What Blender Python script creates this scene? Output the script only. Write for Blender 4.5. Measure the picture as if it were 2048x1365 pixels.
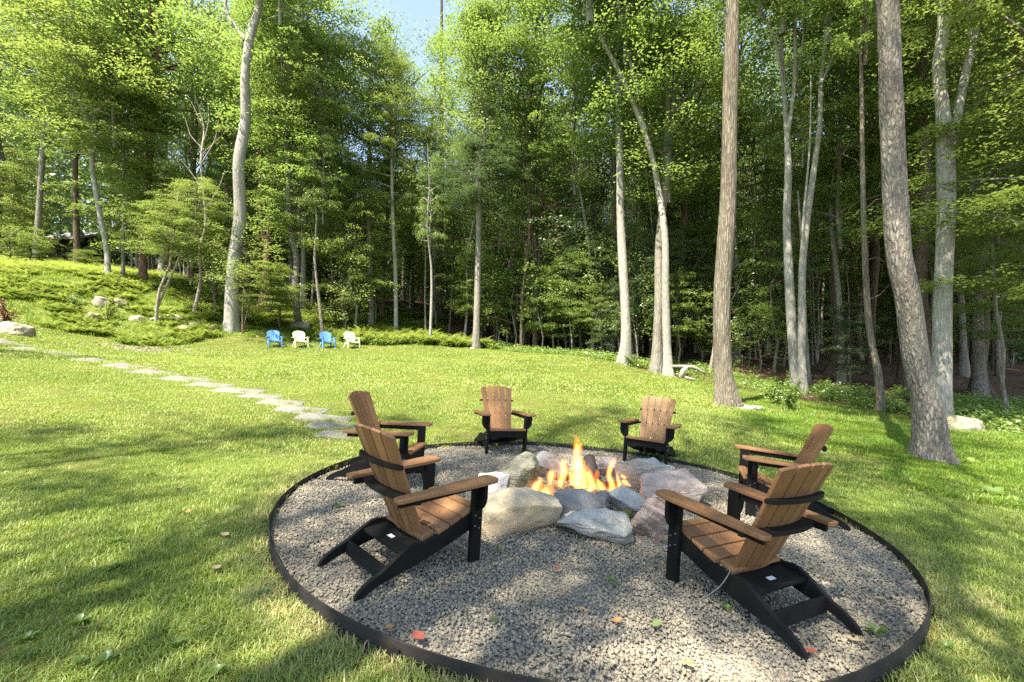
import bpy, bmesh, math, random
import numpy as np
from mathutils import Vector, Matrix, noise as mnoise
from mathutils.bvhtree import BVHTree

rng = np.random.default_rng(7)
random.seed(7)
SC = bpy.context.scene
COL = SC.collection
for o in list(bpy.data.objects):
    bpy.data.objects.remove(o)

# ------------------------------------------------------------------ camera
F_PX, HZ, CAM_H = 900.0, 713.0, 1.39
cam_d = bpy.data.cameras.new('camera')
cam_d.sensor_width = 36.0
cam_d.lens = 36.0 * F_PX / 2048.0
cam_d.shift_y = (HZ - 682.5) / 2048.0
cam_d.clip_start = 0.05
cam_d.clip_end = 900
cam = bpy.data.objects.new('camera', cam_d)
cam.location = (0, 0, CAM_H)
cam.rotation_euler = (math.radians(90), 0, 0)
COL.objects.link(cam)
SC.camera = cam

# ------------------------------------------------------------------ sky, sun, exposure
SUN_EL = math.radians(60)
SUN_AZ = math.radians(41)          # light travels towards +x +y, the sun stands behind the camera
world = bpy.data.worlds.new('World')
SC.world = world
world.use_nodes = True
wn = world.node_tree
sky = wn.nodes.new('ShaderNodeTexSky')
sky.sky_type = 'NISHITA'
sky.sun_disc = False
sky.sun_elevation = SUN_EL
sky.sun_rotation = math.radians(180) + SUN_AZ
sky.air_density = 1.0
sky.dust_density = 0.4
sky.ozone_density = 1.6
hs = wn.nodes.new('ShaderNodeHueSaturation'); hs.inputs['Saturation'].default_value = 0.82
wn.links.new(sky.outputs[0], hs.inputs['Color']); wn.links.new(hs.outputs[0], wn.nodes['Background'].inputs[0])
wn.nodes['Background'].inputs[1].default_value = 0.11
sun_d = bpy.data.lights.new('sun', 'SUN')
sun_d.energy = 4.8
sun_d.angle = math.radians(0.53)
sun_d.color = (1.0, 0.92, 0.78)
sun = bpy.data.objects.new('sun', sun_d)
SUN_DIR = Vector((math.sin(SUN_AZ) * math.cos(SUN_EL), math.cos(SUN_AZ) * math.cos(SUN_EL), -math.sin(SUN_EL)))
sun.rotation_euler = SUN_DIR.to_track_quat('-Z', 'Y').to_euler()
sun.location = (-20, -20, 40)
COL.objects.link(sun)
vs = SC.view_settings
vs.view_transform = 'Standard'
vs.look = 'None'
vs.exposure = 2.05
vs.gamma = 1.0
vs.use_curve_mapping = False
SC.render.engine = 'CYCLES'
cy = SC.cycles
cy.max_bounces = 7
cy.diffuse_bounces = 3
cy.glossy_bounces = 2
cy.transmission_bounces = 5
cy.transparent_max_bounces = 8
cy.volume_bounces = 0
cy.caustics_reflective = False
cy.caustics_refractive = False
cy.use_denoising = False
cy.sample_clamp_indirect = 1.0

# ------------------------------------------------------------------ helpers
def W(px, py, Y):
    """a point seen at photo pixel (px, py), standing Y metres ahead of the camera"""
    return Vector(((px - 1024.0) / F_PX * Y, Y, CAM_H - (py - HZ) / F_PX * Y))

def link(o, parent=None):
    COL.objects.link(o)
    if parent is not None:
        o.parent = parent
    return o

def tag(o, label=None, cat=None, group=None, kind=None):
    if label: o['label'] = label
    if cat: o['category'] = cat
    if group: o['group'] = group
    if kind: o['kind'] = kind
    return o

def empty(name, loc, label, cat, group=None, mat=None):
    o = bpy.data.objects.new(name, None)
    o.empty_display_size = 0.1
    if mat is not None: o.matrix_world = mat
    else: o.location = loc
    link(o)
    return tag(o, label, cat, group)

def mesh_np(name, V, Fq, mats=(), smooth=False, midx=None, k=4):
    """mesh from numpy arrays: V (n,3), Fq (m,k)"""
    me = bpy.data.meshes.new(name)
    V = np.ascontiguousarray(V, dtype=np.float32); Fq = np.ascontiguousarray(Fq, dtype=np.int32)
    me.vertices.add(len(V)); me.vertices.foreach_set('co', V.ravel())
    k = Fq.shape[1]
    me.loops.add(Fq.size); me.loops.foreach_set('vertex_index', Fq.ravel())
    me.polygons.add(len(Fq))
    me.polygons.foreach_set('loop_start', np.arange(0, Fq.size, k, dtype=np.int32))
    for m in mats: me.materials.append(m)
    if midx is not None: me.polygons.foreach_set('material_index', np.ascontiguousarray(midx, dtype=np.int32))
    me.polygons.foreach_set('use_smooth', np.full(len(Fq), bool(smooth)))
    me.update(calc_edges=True)
    return me

def mesh_bm(name, bm, mat=None, smooth=False):
    me = bpy.data.meshes.new(name)
    bmesh.ops.recalc_face_normals(bm, faces=bm.faces)
    for f in bm.faces: f.smooth = smooth
    bm.to_mesh(me); bm.free()
    if mat: me.materials.append(mat)
    return me

def obj(name, me, parent=None, loc=None):
    o = bpy.data.objects.new(name, me)
    if loc is not None: o.location = loc
    return link(o, parent)

# ------------------------------------------------------------------ materials
class NT:
    def __init__(s, name):
        s.m = bpy.data.materials.new(name); s.m.use_nodes = True
        s.t = s.m.node_tree; s.t.nodes.clear()
        s.out = s.n('OutputMaterial')
    def n(s, typ, **kw):
        nd = s.t.nodes.new(('ShaderNode' if not typ.startswith('ShaderNode') else '') + typ)
        for k, v in kw.items(): setattr(nd, k, v)
        return nd
    def l(s, a, b): s.t.links.new(a, b)
    def coord(s, kind='Object', scale=(1, 1, 1)):
        if kind == 'Position': c = s.n('NewGeometry').outputs['Position']
        else: c = s.n('TexCoord').outputs[kind]
        mp = s.n('Mapping'); mp.inputs['Scale'].default_value = scale
        s.l(c, mp.inputs['Vector']); return mp.outputs[0]
    def noise(s, vec, scale, detail=4, rough=0.55, dist=0.0):
        t = s.n('TexNoise'); t.inputs['Scale'].default_value = scale; t.inputs['Detail'].default_value = detail
        t.inputs['Roughness'].default_value = rough; t.inputs['Distortion'].default_value = dist
        s.l(vec, t.inputs['Vector']); return t.outputs['Fac']
    def ramp(s, fac, stops):
        r = s.n('ValToRGB'); e = r.color_ramp.elements
        while len(e) < len(stops): e.new(0.5)
        for i, (p, c) in enumerate(stops):
            e[i].position = p; e[i].color = (*c, 1) if len(c) == 3 else c
        s.l(fac, r.inputs[0]); return r.outputs[0]
    def mixc(s, fac, a, b, mode='MIX'):
        m = s.n('Mix', data_type='RGBA', blend_type=mode)
        for sock, v in ((m.inputs[0], fac), (m.inputs[6], a), (m.inputs[7], b)):
            if hasattr(v, 'is_linked'): s.l(v, sock)
            elif isinstance(v, (int, float)): sock.default_value = v
            else: sock.default_value = (*v, 1)
        return m.outputs[2]
    def math(s, op, a, b=None, clamp=False):
        m = s.n('Math', operation=op, use_clamp=clamp)
        for i, v in enumerate((a, b)):
            if v is None: continue
            if hasattr(v, 'is_linked'): s.l(v, m.inputs[i])
            else: m.inputs[i].default_value = v
        return m.outputs[0]
    def bump(s, h, strength, dist=0.02):
        b = s.n('Bump'); b.inputs['Strength'].default_value = strength; b.inputs['Distance'].default_value = dist
        s.l(h, b.inputs['Height']); return b.outputs[0]
    def principled(s, col, rough=0.8, normal=None, spec=0.3, metal=0.0):
        p = s.n('BsdfPrincipled')
        if hasattr(col, 'is_linked'): s.l(col, p.inputs['Base Color'])
        else: p.inputs['Base Color'].default_value = (*col, 1)
        if hasattr(rough, 'is_linked'): s.l(rough, p.inputs['Roughness'])
        else: p.inputs['Roughness'].default_value = rough
        p.inputs['Specular IOR Level'].default_value = spec
        p.inputs['Metallic'].default_value = metal
        if normal is not None: s.l(normal, p.inputs['Normal'])
        s.l(p.outputs[0], s.out.inputs[0]); return p

def leaf_mat(name, dark, light, trans, tfac=0.4, gloss=0.05):
    t = NT(name)
    pos = t.coord('Position')
    n1 = t.noise(pos, 0.45, 2); n2 = t.noise(pos, 9.0, 1)
    info = t.n('ObjectInfo')
    f = t.math('ADD', t.math('MULTIPLY', n1, 0.55), t.math('MULTIPLY', n2, 0.35))
    f = t.math('ADD', f, t.math('MULTIPLY', info.outputs['Random'], 0.3))
    c = t.ramp(f, [(0.35, dark), (0.85, light)])
    ct = t.mixc(0.65, c, trans)
    d = t.n('BsdfDiffuse'); t.l(c, d.inputs[0])
    tr = t.n('BsdfTranslucent'); t.l(ct, tr.inputs[0])
    g = t.n('BsdfGlossy'); g.inputs['Roughness'].default_value = 0.42; g.inputs[0].default_value = (1, 1, 1, 1)
    m1 = t.n('MixShader'); m1.inputs[0].default_value = tfac; t.l(d.outputs[0], m1.inputs[1]); t.l(tr.outputs[0], m1.inputs[2])
    m2 = t.n('MixShader'); m2.inputs[0].default_value = gloss; t.l(m1.outputs[0], m2.inputs[1]); t.l(g.outputs[0], m2.inputs[2])
    t.l(m2.outputs[0], t.out.inputs[0])
    return t.m

LEAF = {
    'bright': leaf_mat('leaf_bright', (0.09, 0.14, 0.026), (0.185, 0.24, 0.058), (0.43, 0.53, 0.1), 0.45),
    'mid': leaf_mat('leaf_mid', (0.068, 0.126, 0.027), (0.15, 0.22, 0.056), (0.41, 0.56, 0.1), 0.48),
    'dark': leaf_mat('leaf_dark', (0.05, 0.098, 0.025), (0.112, 0.172, 0.046), (0.33, 0.47, 0.09), 0.45, 0.06),
    'cool': leaf_mat('leaf_cool', (0.045, 0.085, 0.028), (0.095, 0.145, 0.055), (0.17, 0.26, 0.08), 0.34, 0.09),
    'fern': leaf_mat('leaf_fern', (0.14, 0.205, 0.03), (0.28, 0.335, 0.065), (0.52, 0.62, 0.11), 0.46, 0.03),
    'weed': leaf_mat('leaf_weed', (0.11, 0.19, 0.03), (0.2, 0.29, 0.06), (0.4, 0.56, 0.1), 0.42),
    'red': leaf_mat('leaf_red', (0.06, 0.03, 0.015), (0.25, 0.07, 0.03), (0.4, 0.1, 0.04), 0.3),
}

def bark_mat(name, dark, light, ridge=16.0, zs=0.13, bump=0.7, moss=None, blotch=0.35):
    t = NT(name)
    v = t.coord('Object', (ridge, ridge, ridge * zs))
    n = t.noise(v, 1.0, 5, 0.62, 0.6)
    v2 = t.coord('Object', (1.4, 1.4, 0.55)); n2 = t.noise(v2, 1.0, 4, 0.6)
    vo = t.n('TexVoronoi', feature='DISTANCE_TO_EDGE'); vo.inputs['Scale'].default_value = 0.75
    mixv = t.n('VectorMath', operation='ADD')
    nn = t.n('TexNoise'); nn.inputs['Scale'].default_value = 1.5; t.l(v, nn.inputs['Vector'])
    t.l(v, mixv.inputs[0]); t.l(nn.outputs['Color'], mixv.inputs[1]); t.l(mixv.outputs[0], vo.inputs['Vector'])
    crack = t.math('MULTIPLY', vo.outputs['Distance'], 3.0, True)
    c = t.ramp(n, [(0.3, dark), (0.62, light)])
    c = t.mixc(t.math('MULTIPLY', t.math('SUBTRACT', 1.0, crack), 0.55), c, tuple(x * 0.45 for x in dark))
    c = t.mixc(t.math('MULTIPLY', t.ramp(n2, [(0.42, (0, 0, 0)), (0.62, (1, 1, 1))]), blotch), c, tuple(x * 0.62 for x in dark))
    if moss:
        c = t.mixc(t.math('MULTIPLY', t.ramp(t.noise(v2, 2.6, 3), [(0.5, (0, 0, 0)), (0.65, (1, 1, 1))]), 0.35), c, moss)
    h = t.math('ADD', t.math('MULTIPLY', n, 0.5), crack)
    t.principled(c, 0.9, t.bump(h, bump, 0.03), 0.15)
    return t.m

BARK = {
    'pale': bark_mat('bark_pale', (0.27, 0.245, 0.205), (0.47, 0.44, 0.385), 22, 0.16, 0.45, (0.3, 0.33, 0.24), 0.3),
    'grey': bark_mat('bark_grey', (0.19, 0.17, 0.135), (0.36, 0.33, 0.275), 18, 0.14, 0.7, (0.2, 0.22, 0.14), 0.35),
    'tan': bark_mat('bark_tan', (0.16, 0.13, 0.092), (0.33, 0.283, 0.215), 22, 0.12, 1.0, (0.22, 0.23, 0.16), 0.5),
    'mottled': bark_mat('bark_mottled', (0.145, 0.122, 0.096), (0.4, 0.355, 0.3), 26, 0.27, .75, (0.22, 0.22, 0.15), 0.6),
    'brown': bark_mat('bark_brown', (0.1, 0.072, 0.048), (0.21, 0.16, 0.115), 16, 0.14, 0.8, None, 0.4),
    'red': bark_mat('bark_red', (0.16, 0.085, 0.055), (0.34, 0.21, 0.15), 16, 0.2, 0.8, None, 0.35),
    'dead': bark_mat('bark_dead', (0.28, 0.23, 0.18), (0.48, 0.42, 0.34), 26, 0.1, 0.5, None, 0.3),
}

def ground_mat():
    t = NT('ground')
    at = t.n('Attribute', attribute_name='lawn'); af = t.n('Attribute', attribute_name='bank')
    p = t.coord('Position')
    n = t.noise(p, 1.3, 5); nf = t.noise(p, 38.0, 3, 0.7); nm = t.noise(p, 7.0, 4)
    lawn = t.ramp(n, [(0.3, (0.09, 0.115, 0.022)), (0.5, (0.135, 0.15, 0.034)), (0.72, (0.235, 0.205, 0.075))])
    lawn = t.mixc(t.math('MULTIPLY', nf, 0.55), lawn, (0.06, 0.06, 0.02))
    vo = t.n('TexVoronoi'); vo.inputs['Scale'].default_value = 14.0; t.l(p, vo.inputs['Vector'])
    litter = t.ramp(nf, [(0.3, (0.05, 0.03, 0.017)), (0.55, (0.16, 0.1, 0.06)), (0.75, (0.3, 0.2, 0.125))])
    litter = t.mixc(0.45, litter, t.mixc(1.0, vo.outputs['Color'], (0.2, 0.13, 0.08), 'MULTIPLY'))
    bank = t.ramp(nm, [(0.35, (0.1, 0.14, 0.025)), (0.58, (0.18, 0.2, 0.045)), (0.74, (0.27, 0.23, 0.13))])
    c = t.mixc(af.outputs['Fac'], litter, bank)
    c = t.mixc(at.outputs['Fac'], c, lawn)
    h = t.math('ADD', nf, t.math('MULTIPLY', nm, 1.5))
    t.principled(c, 0.95, t.bump(h, 0.8, 0.05), 0.1)
    return t.m

def grass_mat(name, lush):
    t = NT(name)
    p = t.coord('Position')
    n1 = t.noise(p, 0.55, 4, 0.6); n2 = t.noise(p, 3.2, 3, 0.6)
    info = t.n('ObjectInfo')
    f = t.math('ADD', t.math('MULTIPLY', n1, 0.75), t.math('MULTIPLY', n2, 0.42))
    f = t.math('ADD', f, t.math('MULTIPLY', t.math('SUBTRACT', info.outputs['Random'], 0.5), 0.3))
    at = t.n('Attribute', attribute_name='dry', attribute_type='INSTANCER')
    f = t.math('ADD', f, at.outputs['Fac'])
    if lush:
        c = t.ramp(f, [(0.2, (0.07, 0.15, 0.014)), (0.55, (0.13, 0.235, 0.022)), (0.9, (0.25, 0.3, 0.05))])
    else:
        c = t.ramp(f, [(0.28, (0.13, 0.205, 0.026)), (0.58, (0.222, 0.3, 0.05)), (0.82, (0.335, 0.37, 0.105)), (1.0, (0.54, 0.44, 0.23))])
    d = t.n('BsdfDiffuse'); t.l(c, d.inputs[0])
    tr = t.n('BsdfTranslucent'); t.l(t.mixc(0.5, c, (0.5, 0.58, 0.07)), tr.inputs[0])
    m1 = t.n('MixShader'); m1.inputs[0].default_value = 0.36; t.l(d.outputs[0], m1.inputs[1]); t.l(tr.outputs[0], m1.inputs[2])
    g = t.n('BsdfGlossy'); g.inputs['Roughness'].default_value = 0.45
    m2 = t.n('MixShader'); m2.inputs[0].default_value = 0.035; t.l(m1.outputs[0], m2.inputs[1]); t.l(g.outputs[0], m2.inputs[2])
    t.l(m2.outputs[0], t.out.inputs[0])
    return t.m

def pebble_mat():
    t = NT('pebble')
    info = t.n('ObjectInfo')
    c = t.ramp(info.outputs['Random'], [(0.0, (0.164, 0.144, 0.107)), (0.2, (0.274, 0.244, 0.179)), (0.38, (0.210, 0.189, 0.142)), (0.52, (0.312, 0.269, 0.191)),
                                        (0.66, (0.235, 0.219, 0.168)), (0.8, (0.362, 0.312, 0.222)), (0.9, (0.285, 0.222, 0.149)), (1.0, (0.447, 0.392, 0.280))])
    n = t.noise(t.coord('Object', (1, 1, 1)), 2.5, 3)
    c = t.mixc(t.math('MULTIPLY', n, 0.4), c, (0.214, 0.189, 0.144))
    t.principled(c, 0.75, None, 0.25)
    return t.m

def rock_mat(name, a, b, c3, strata=0.0, moss=0.0, warm=None):
    t = NT(name)
    p = t.coord('Object')
    n1 = t.noise(p, 3.0, 6, 0.6, 0.4); n2 = t.noise(p, 22.0, 4, 0.65); n3 = t.noise(p, 1.6, 3)
    c = t.ramp(n1, [(0.28, a), (0.5, b), (0.74, c3)])
    c = t.mixc(t.math('MULTIPLY', t.ramp(n2, [(0.5, (0, 0, 0)), (0.75, (1, 1, 1))]), 0.25), c, tuple(x * 0.6 for x in a))
    n4 = t.noise(p, 75.0, 3, 0.7)
    c = t.mixc(t.math('MULTIPLY', n4, 0.3), c, tuple(x * 0.6 for x in a))
    h = t.math('ADD', t.math('MULTIPLY', n1, 0.8), t.math('ADD', t.math('MULTIPLY', n2, 0.5), t.math('MULTIPLY', n4, 0.35)))
    if strata:
        v = t.coord('Object', (1.5, 2.0, 11.0)); s = t.noise(v, 2.2, 4, 0.5, 1.0)
        c = t.mixc(t.math('MULTIPLY', t.ramp(s, [(0.45, (0, 0, 0)), (0.56, (1, 1, 1))]), strata), c, tuple(x * 0.55 for x in b))
        h = t.math('ADD', h, t.math('MULTIPLY', s, 1.2))
    if warm: c = t.mixc(t.ramp(n3, [(0.42, (0, 0, 0)), (0.62, (0.8, 0.8, 0.8))]), c, warm)
    if moss:
        c = t.mixc(t.math('MULTIPLY', t.ramp(t.noise(p, 4.5, 5, 0.7), [(0.52, (0, 0, 0)), (0.6, (1, 1, 1))]), moss), c, (0.07, 0.085, 0.03))
    t.principled(c, 0.9, t.bump(h, 0.9, 0.03), 0.15)
    return t.m

ROCK = {
    'tan': rock_mat('rock_tan', (0.381, 0.324, 0.231), (0.533, 0.456, 0.324), (0.635, 0.564, 0.429), 0.0, 0.1, (0.597, 0.431, 0.241)),
    'light': rock_mat('rock_light', (0.325, 0.310, 0.267), (0.468, 0.451, 0.397), (0.585, 0.568, 0.496), 0.15, 0.35),
    'dark': rock_mat('rock_dark', (0.155, 0.150, 0.142), (0.238, 0.233, 0.218), (0.332, 0.324, 0.305)),
    'blue': rock_mat('rock_blue', (0.296, 0.294, 0.262), (0.420, 0.417, 0.372), (0.519, 0.517, 0.463), 0.2),
    'pink': rock_mat('rock_pink', (0.321, 0.234, 0.192), (0.481, 0.360, 0.299), (0.615, 0.480, 0.396), 0.7, 0.1),
    'pink2': rock_mat('rock_pink_plain', (0.341, 0.263, 0.219), (0.485, 0.392, 0.328), (0.603, 0.503, 0.420), 0.2),
    'mossy': rock_mat('rock_mossy', (0.221, 0.194, 0.127), (0.390, 0.350, 0.242), (0.546, 0.501, 0.359), 0.2, 0.75),
    'white': rock_mat('rock_white', (0.455, 0.426, 0.372), (0.598, 0.568, 0.508), (0.700, 0.684, 0.620)),
    'buff': rock_mat('rock_buff', (0.269, 0.214, 0.139), (0.404, 0.334, 0.232), (0.500, 0.432, 0.324), 0.25, 0.1),
    'slab': rock_mat('rock_slab', (0.144, 0.139, 0.120), (0.202, 0.195, 0.168), (0.269, 0.259, 0.222)),
    'moss': rock_mat('moss_clump', (0.078, 0.090, 0.025), (0.169, 0.181, 0.037), (0.260, 0.245, 0.074)),
}

def wood_mat():
    t = NT('lumber_brown')
    v = t.coord('Object', (3.0, 3.0, 3.0))
    n = t.noise(v, 14.0, 4, 0.6, 0.3); n0 = t.noise(v, 1.2, 3)
    info = t.n('ObjectInfo')
    f = t.math('ADD', t.math('MULTIPLY', n, 0.5), t.math('MULTIPLY', n0, 0.35))
    f = t.math('ADD', f, t.math('MULTIPLY', info.outputs['Random'], 0.36))
    c = t.ramp(f, [(0.3, (0.15, 0.07, 0.03)), (0.85, (0.3, 0.152, 0.066))])
    r = t.math('ADD', 0.42, t.math('MULTIPLY', n, 0.25))
    t.principled(c, r, t.bump(n, 0.12, 0.004), 0.35)
    return t.m
def black_mat():
    t = NT('lumber_black')
    v = t.coord('Object'); n = t.noise(v, 60.0, 3, 0.6); n0 = t.noise(v, 4.0, 3)
    c = t.ramp(n0, [(0.3, (0.006, 0.006, 0.006)), (0.75, (0.013, 0.0125, 0.0115))])
    t.principled(c, t.math('ADD', 0.45, t.math('MULTIPLY', n0, 0.3)), t.bump(n, 0.1, 0.003), 0.12)
    return t.m
def plain(name, col, rough=0.5, spec=0.4, metal=0.0, var=0.12, sc=9.0):
    t = NT(name)
    n = t.noise(t.coord('Object'), sc, 4)
    c = t.mixc(t.math('MULTIPLY', n, var * 2), col, tuple(x * 0.55 for x in col))
    t.principled(c, rough, t.bump(n, 0.05, 0.005), spec, metal)
    return t.m
def edging_mat():
    t = NT('edging_steel')
    v = t.coord('Object', (1, 1, 2.5)); n = t.noise(v, 7.0, 6, 0.7); n2 = t.noise(v, 40.0, 3)
    c = t.ramp(n, [(0.35, (0.009, 0.0085, 0.008)), (0.62, (0.02, 0.016, 0.012)), (0.82, (0.055, 0.035, 0.02))])
    t.principled(c, 0.7, t.bump(n2, 0.3, 0.004), 0.3)
    return t.m

M_GROUND = ground_mat()
M_GRASS = grass_mat('grass', False)
M_LUSH = grass_mat('grass_lush', True)
M_PEB = pebble_mat()
M_WOOD, M_BLACK = wood_mat(), black_mat()
M_STEEL = plain('bolt_steel', (0.6, 0.6, 0.6), 0.3, 0.5, 1.0)
M_TAG = plain('label_white', (0.75, 0.76, 0.78), 0.4)
M_EDGE = edging_mat()
M_GRAVELBED = plain('gravel_bed', (0.27, 0.25, 0.22), 0.95, 0.1, 0, 0.4, 40)
M_BLUE = plain('plastic_blue', (0.12, 0.28, 0.62), 0.4, 0.4, 0, 0.05)
M_LIME = plain('plastic_lime', (0.7, 0.76, 0.44), 0.4, 0.4, 0, 0.04)
M_CHAR = plain('charred_wood', (0.11, 0.092, 0.078), 0.95, 0.1, 0, 0.6, 14)
M_CORD = plain('cord_grey', (0.17, 0.16, 0.15), 0.6)
M_HWALL = plain('house_wall', (0.085, 0.06, 0.042), 0.8, 0.2, 0, 0.3)
M_HROOF = plain('house_roof', (0.34, 0.36, 0.39), 0.8, 0.2, 0, 0.25)
M_HTRIM = plain('house_trim', (0.3, 0.24, 0.17), 0.7, 0.2)
M_GLASS = plain('house_glass', (0.03, 0.04, 0.05), 0.08, 0.5)
M_LEAFDRY = [plain('dry_leaf_red', (0.3, 0.075, 0.045), 0.7), plain('dry_leaf_orange', (0.42, 0.2, 0.06), 0.7), plain('dry_leaf_tan', (0.33, 0.25, 0.14), 0.7), plain('dry_leaf_green', (0.2, 0.26, 0.06), 0.7)]

# ------------------------------------------------------------------ terrain
SLOPE = -0.06                      # the gravel circle falls to the east
RC, RR = Vector((0.57, 4.49)), 2.64
CTRL = [(0, 0, -.05), (-4, 0, .22), (4, 0, -.28), (-3, 3, .14), (5, 3.2, -.36), (0, -8, -.1), (-8, -8, .5), (8, -8, -.6),
        (0.3, 7.4, .03), (3, 7.0, -.12), (-2.66, 6.8, .17), (-3.84, 8.2, .40), (-5.86, 9.7, .63), (-7.9, 10.9, .82), (-10.2, 12, 1.1),
        (-12.6, 13, 1.376), (-16, 14.3, 1.77), (-17.3, 15.5, 2.13), (-22.8, 20, 3.9), (-20.5, 20, 3.0), (-17.4, 20, 2.12), (-15.8, 20.5, 1.91),
        (-14.2, 23, 2.70), (-31.9, 28, 7.1), (-22.5, 25, 5.8), (-22, 27, 5.8), (-11.6, 22, 1.93), (-8, 22.5, 1.8), (-12.8, 27, 3.4), (-9.1, 29, 3.4),
        (-6.1, 35, 4.6), (-1.97, 25, 1.8), (.9, 32, 2.2), (4, 42, 4.3), (4.7, 26, 1.4), (5.2, 21, 1.06), (6.7, 20, .57), (6, 12.5, .02), (12, 24, 1.2),
        (10.9, 17, .03), (11.5, 14, -.3), (12, 12.5, -.44), (7.3, 7.8, -.40), (10.2, 9, -.48), (14.6, 13.5, -.37), (19.3, 19, -.34), (24, 35, 1.9),
        (37, 35, .7), (-60, 60, 15), (0, 70, 8), (60, 70, 4), (-40, 5, 4.2), (-40, 20, 7), (40, 10, -2), (30, 0, -2), (-20, -15, 1.4), (20, -20, -1.6),
        (-45, 46, 11.2), (-36, 38, 9.2), (-9, 5, .75), (-6, 3.5, .42), (1, 11, .42), (-2, 16, 1.0), (3, 16, .62), (-25, 8, 2.6)]
CT = np.array(CTRL, float)
def _tps(r2): return np.where(r2 > 0, r2 * np.log(np.maximum(r2, 1e-9)), 0)
def _fit(lam=0.6):
    P = CT[:, :2] / 10; n = len(P)
    K = _tps(((P[:, None] - P[None]) ** 2).sum(-1)) + lam * 0.01 * np.eye(n)
    A = np.zeros((n + 3, n + 3)); A[:n, :n] = K; A[:n, n] = 1; A[:n, n + 1:] = P; A[n, :n] = 1; A[n + 1:, :n] = P.T
    return np.linalg.solve(A, np.r_[CT[:, 2], 0, 0, 0])
_w = _fit()
def _h0(x, y):
    x = np.asarray(x, float); y = np.asarray(y, float)
    # beyond the wood the land levels out
    xc = np.clip(x, -70, 70); yc = np.clip(y, -25, 80)
    q = np.stack([xc, yc], -1) / 10; P = CT[:, :2] / 10
    out = np.empty(x.shape)
    flat = q.reshape(-1, 2); res = np.empty(len(flat))
    for i in range(0, len(flat), 20000):
        b = flat[i:i + 20000]
        r2 = ((b[:, None] - P[None]) ** 2).sum(-1)
        res[i:i + 20000] = _tps(r2) @ _w[:len(P)] + _w[len(P)] + b @ _w[len(P) + 1:]
    return res.reshape(x.shape)
def ground_z(x, y):
    x = np.asarray(x, float); y = np.asarray(y, float)
    z = _h0(x, y)
    d = np.hypot(x - RC.x, y - RC.y)
    a = (y - RC.y) / np.maximum(d, .01)
    ring = SLOPE * x + np.where(a < 0, -0.035 * np.minimum(1, -a * 1.6), 0.03 * a)
    k = np.clip((d - RR - 0.15) / 1.7, 0, 1); k = k * k * (3 - 2 * k)
    z = z * k + ring * (1 - k)
    return np.where(d < RR - 0.03, SLOPE * x - 0.14, z)
def gz(x, y): return float(ground_z(np.array([x]), np.array([y]))[0])

LAWN = [(-21.8, 19.0), (-19.6, 19.2), (-17, 19.6), (-15.4, 20.4), (-14, 22.2), (-11.9, 23.2), (-8.5, 23.6), (-5, 24.4), (-1.9, 25.3), (2, 24.2), (5.2, 21.2), (6.9, 19.6),
        (8.7, 17.8), (10.2, 16.2), (11.2, 14.2), (11.4, 12.2), (12.4, 10.2), (13, 7), (13, -25), (-45, -25), (-45, 6), (-30, 14)]
def in_poly(x, y, poly):
    x = np.asarray(x); y = np.asarray(y); c = np.zeros(x.shape, bool); n = len(poly)
    for i in range(n):
        x0, y0 = poly[i]; x1, y1 = poly[(i + 1) % n]
        if y0 == y1: continue
        cond = ((y0 > y) != (y1 > y)) & (x < (x1 - x0) * (y - y0) / (y1 - y0) + x0)
        c ^= cond
    return c
def wob(x, y): return x + .35 * np.sin(y * 1.7 + x * .6) + .2 * np.sin(y * 4.1), y + .35 * np.sin(x * 1.5) + .2 * np.sin(x * 3.7 + 1)
def is_lawn(x, y): return in_poly(*wob(np.asarray(x, float), np.asarray(y, float)), LAWN)
def is_bank(x, y):
    x = np.asarray(x); y = np.asarray(y)
    return (~is_lawn(x, y)) & (x < -4.5) & (y < 33 + .15 * np.abs(x))

def make_ground():
    def axis(lo, hi, fine_lo, fine_hi, fine, grow):
        a = list(np.arange(fine_lo, fine_hi + 1e-6, fine)); s = fine
        while a[-1] < hi: s *= grow; a.append(a[-1] + s)
        s = fine
        while a[0] > lo: s *= grow; a.insert(0, a[0] - s)
        return np.array(a)
    xs = axis(-400, 400, -14, 14, .2, 1.06); ys = axis(-300, 500, 0, 24, .2, 1.06)
    X, Y = np.meshgrid(xs, ys)
    Z = ground_z(X, Y)
    far = np.hypot(X, Y) > 30
    Z = Z + np.where(far, 0, .012 * np.sin(X * 3.1 + Y * 1.3) * np.sin(Y * 2.7 - X))* (np.hypot(X - RC.x, Y - RC.y) > RR + .2)
    nx, ny = len(xs), len(ys)
    i = np.arange(ny - 1)[:, None] * nx + np.arange(nx - 1)[None]
    Fq = np.stack([i, i + 1, i + nx + 1, i + nx], -1).reshape(-1, 4)
    V = np.stack([X, Y, Z], -1).reshape(-1, 3)
    me = mesh_np('ground', V, Fq, [M_GROUND], True)
    a = me.attributes.new('lawn', 'FLOAT', 'POINT'); a.data.foreach_set('value', is_lawn(V[:, 0], V[:, 1]).astype(np.float32))
    a = me.attributes.new('bank', 'FLOAT', 'POINT'); a.data.foreach_set('value', is_bank(V[:, 0], V[:, 1]).astype(np.float32))
    o = obj('ground', me); tag(o, 'grassy ground falling gently and rising to a wooded bank', None, None, 'structure')
    return o
make_ground()

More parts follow.
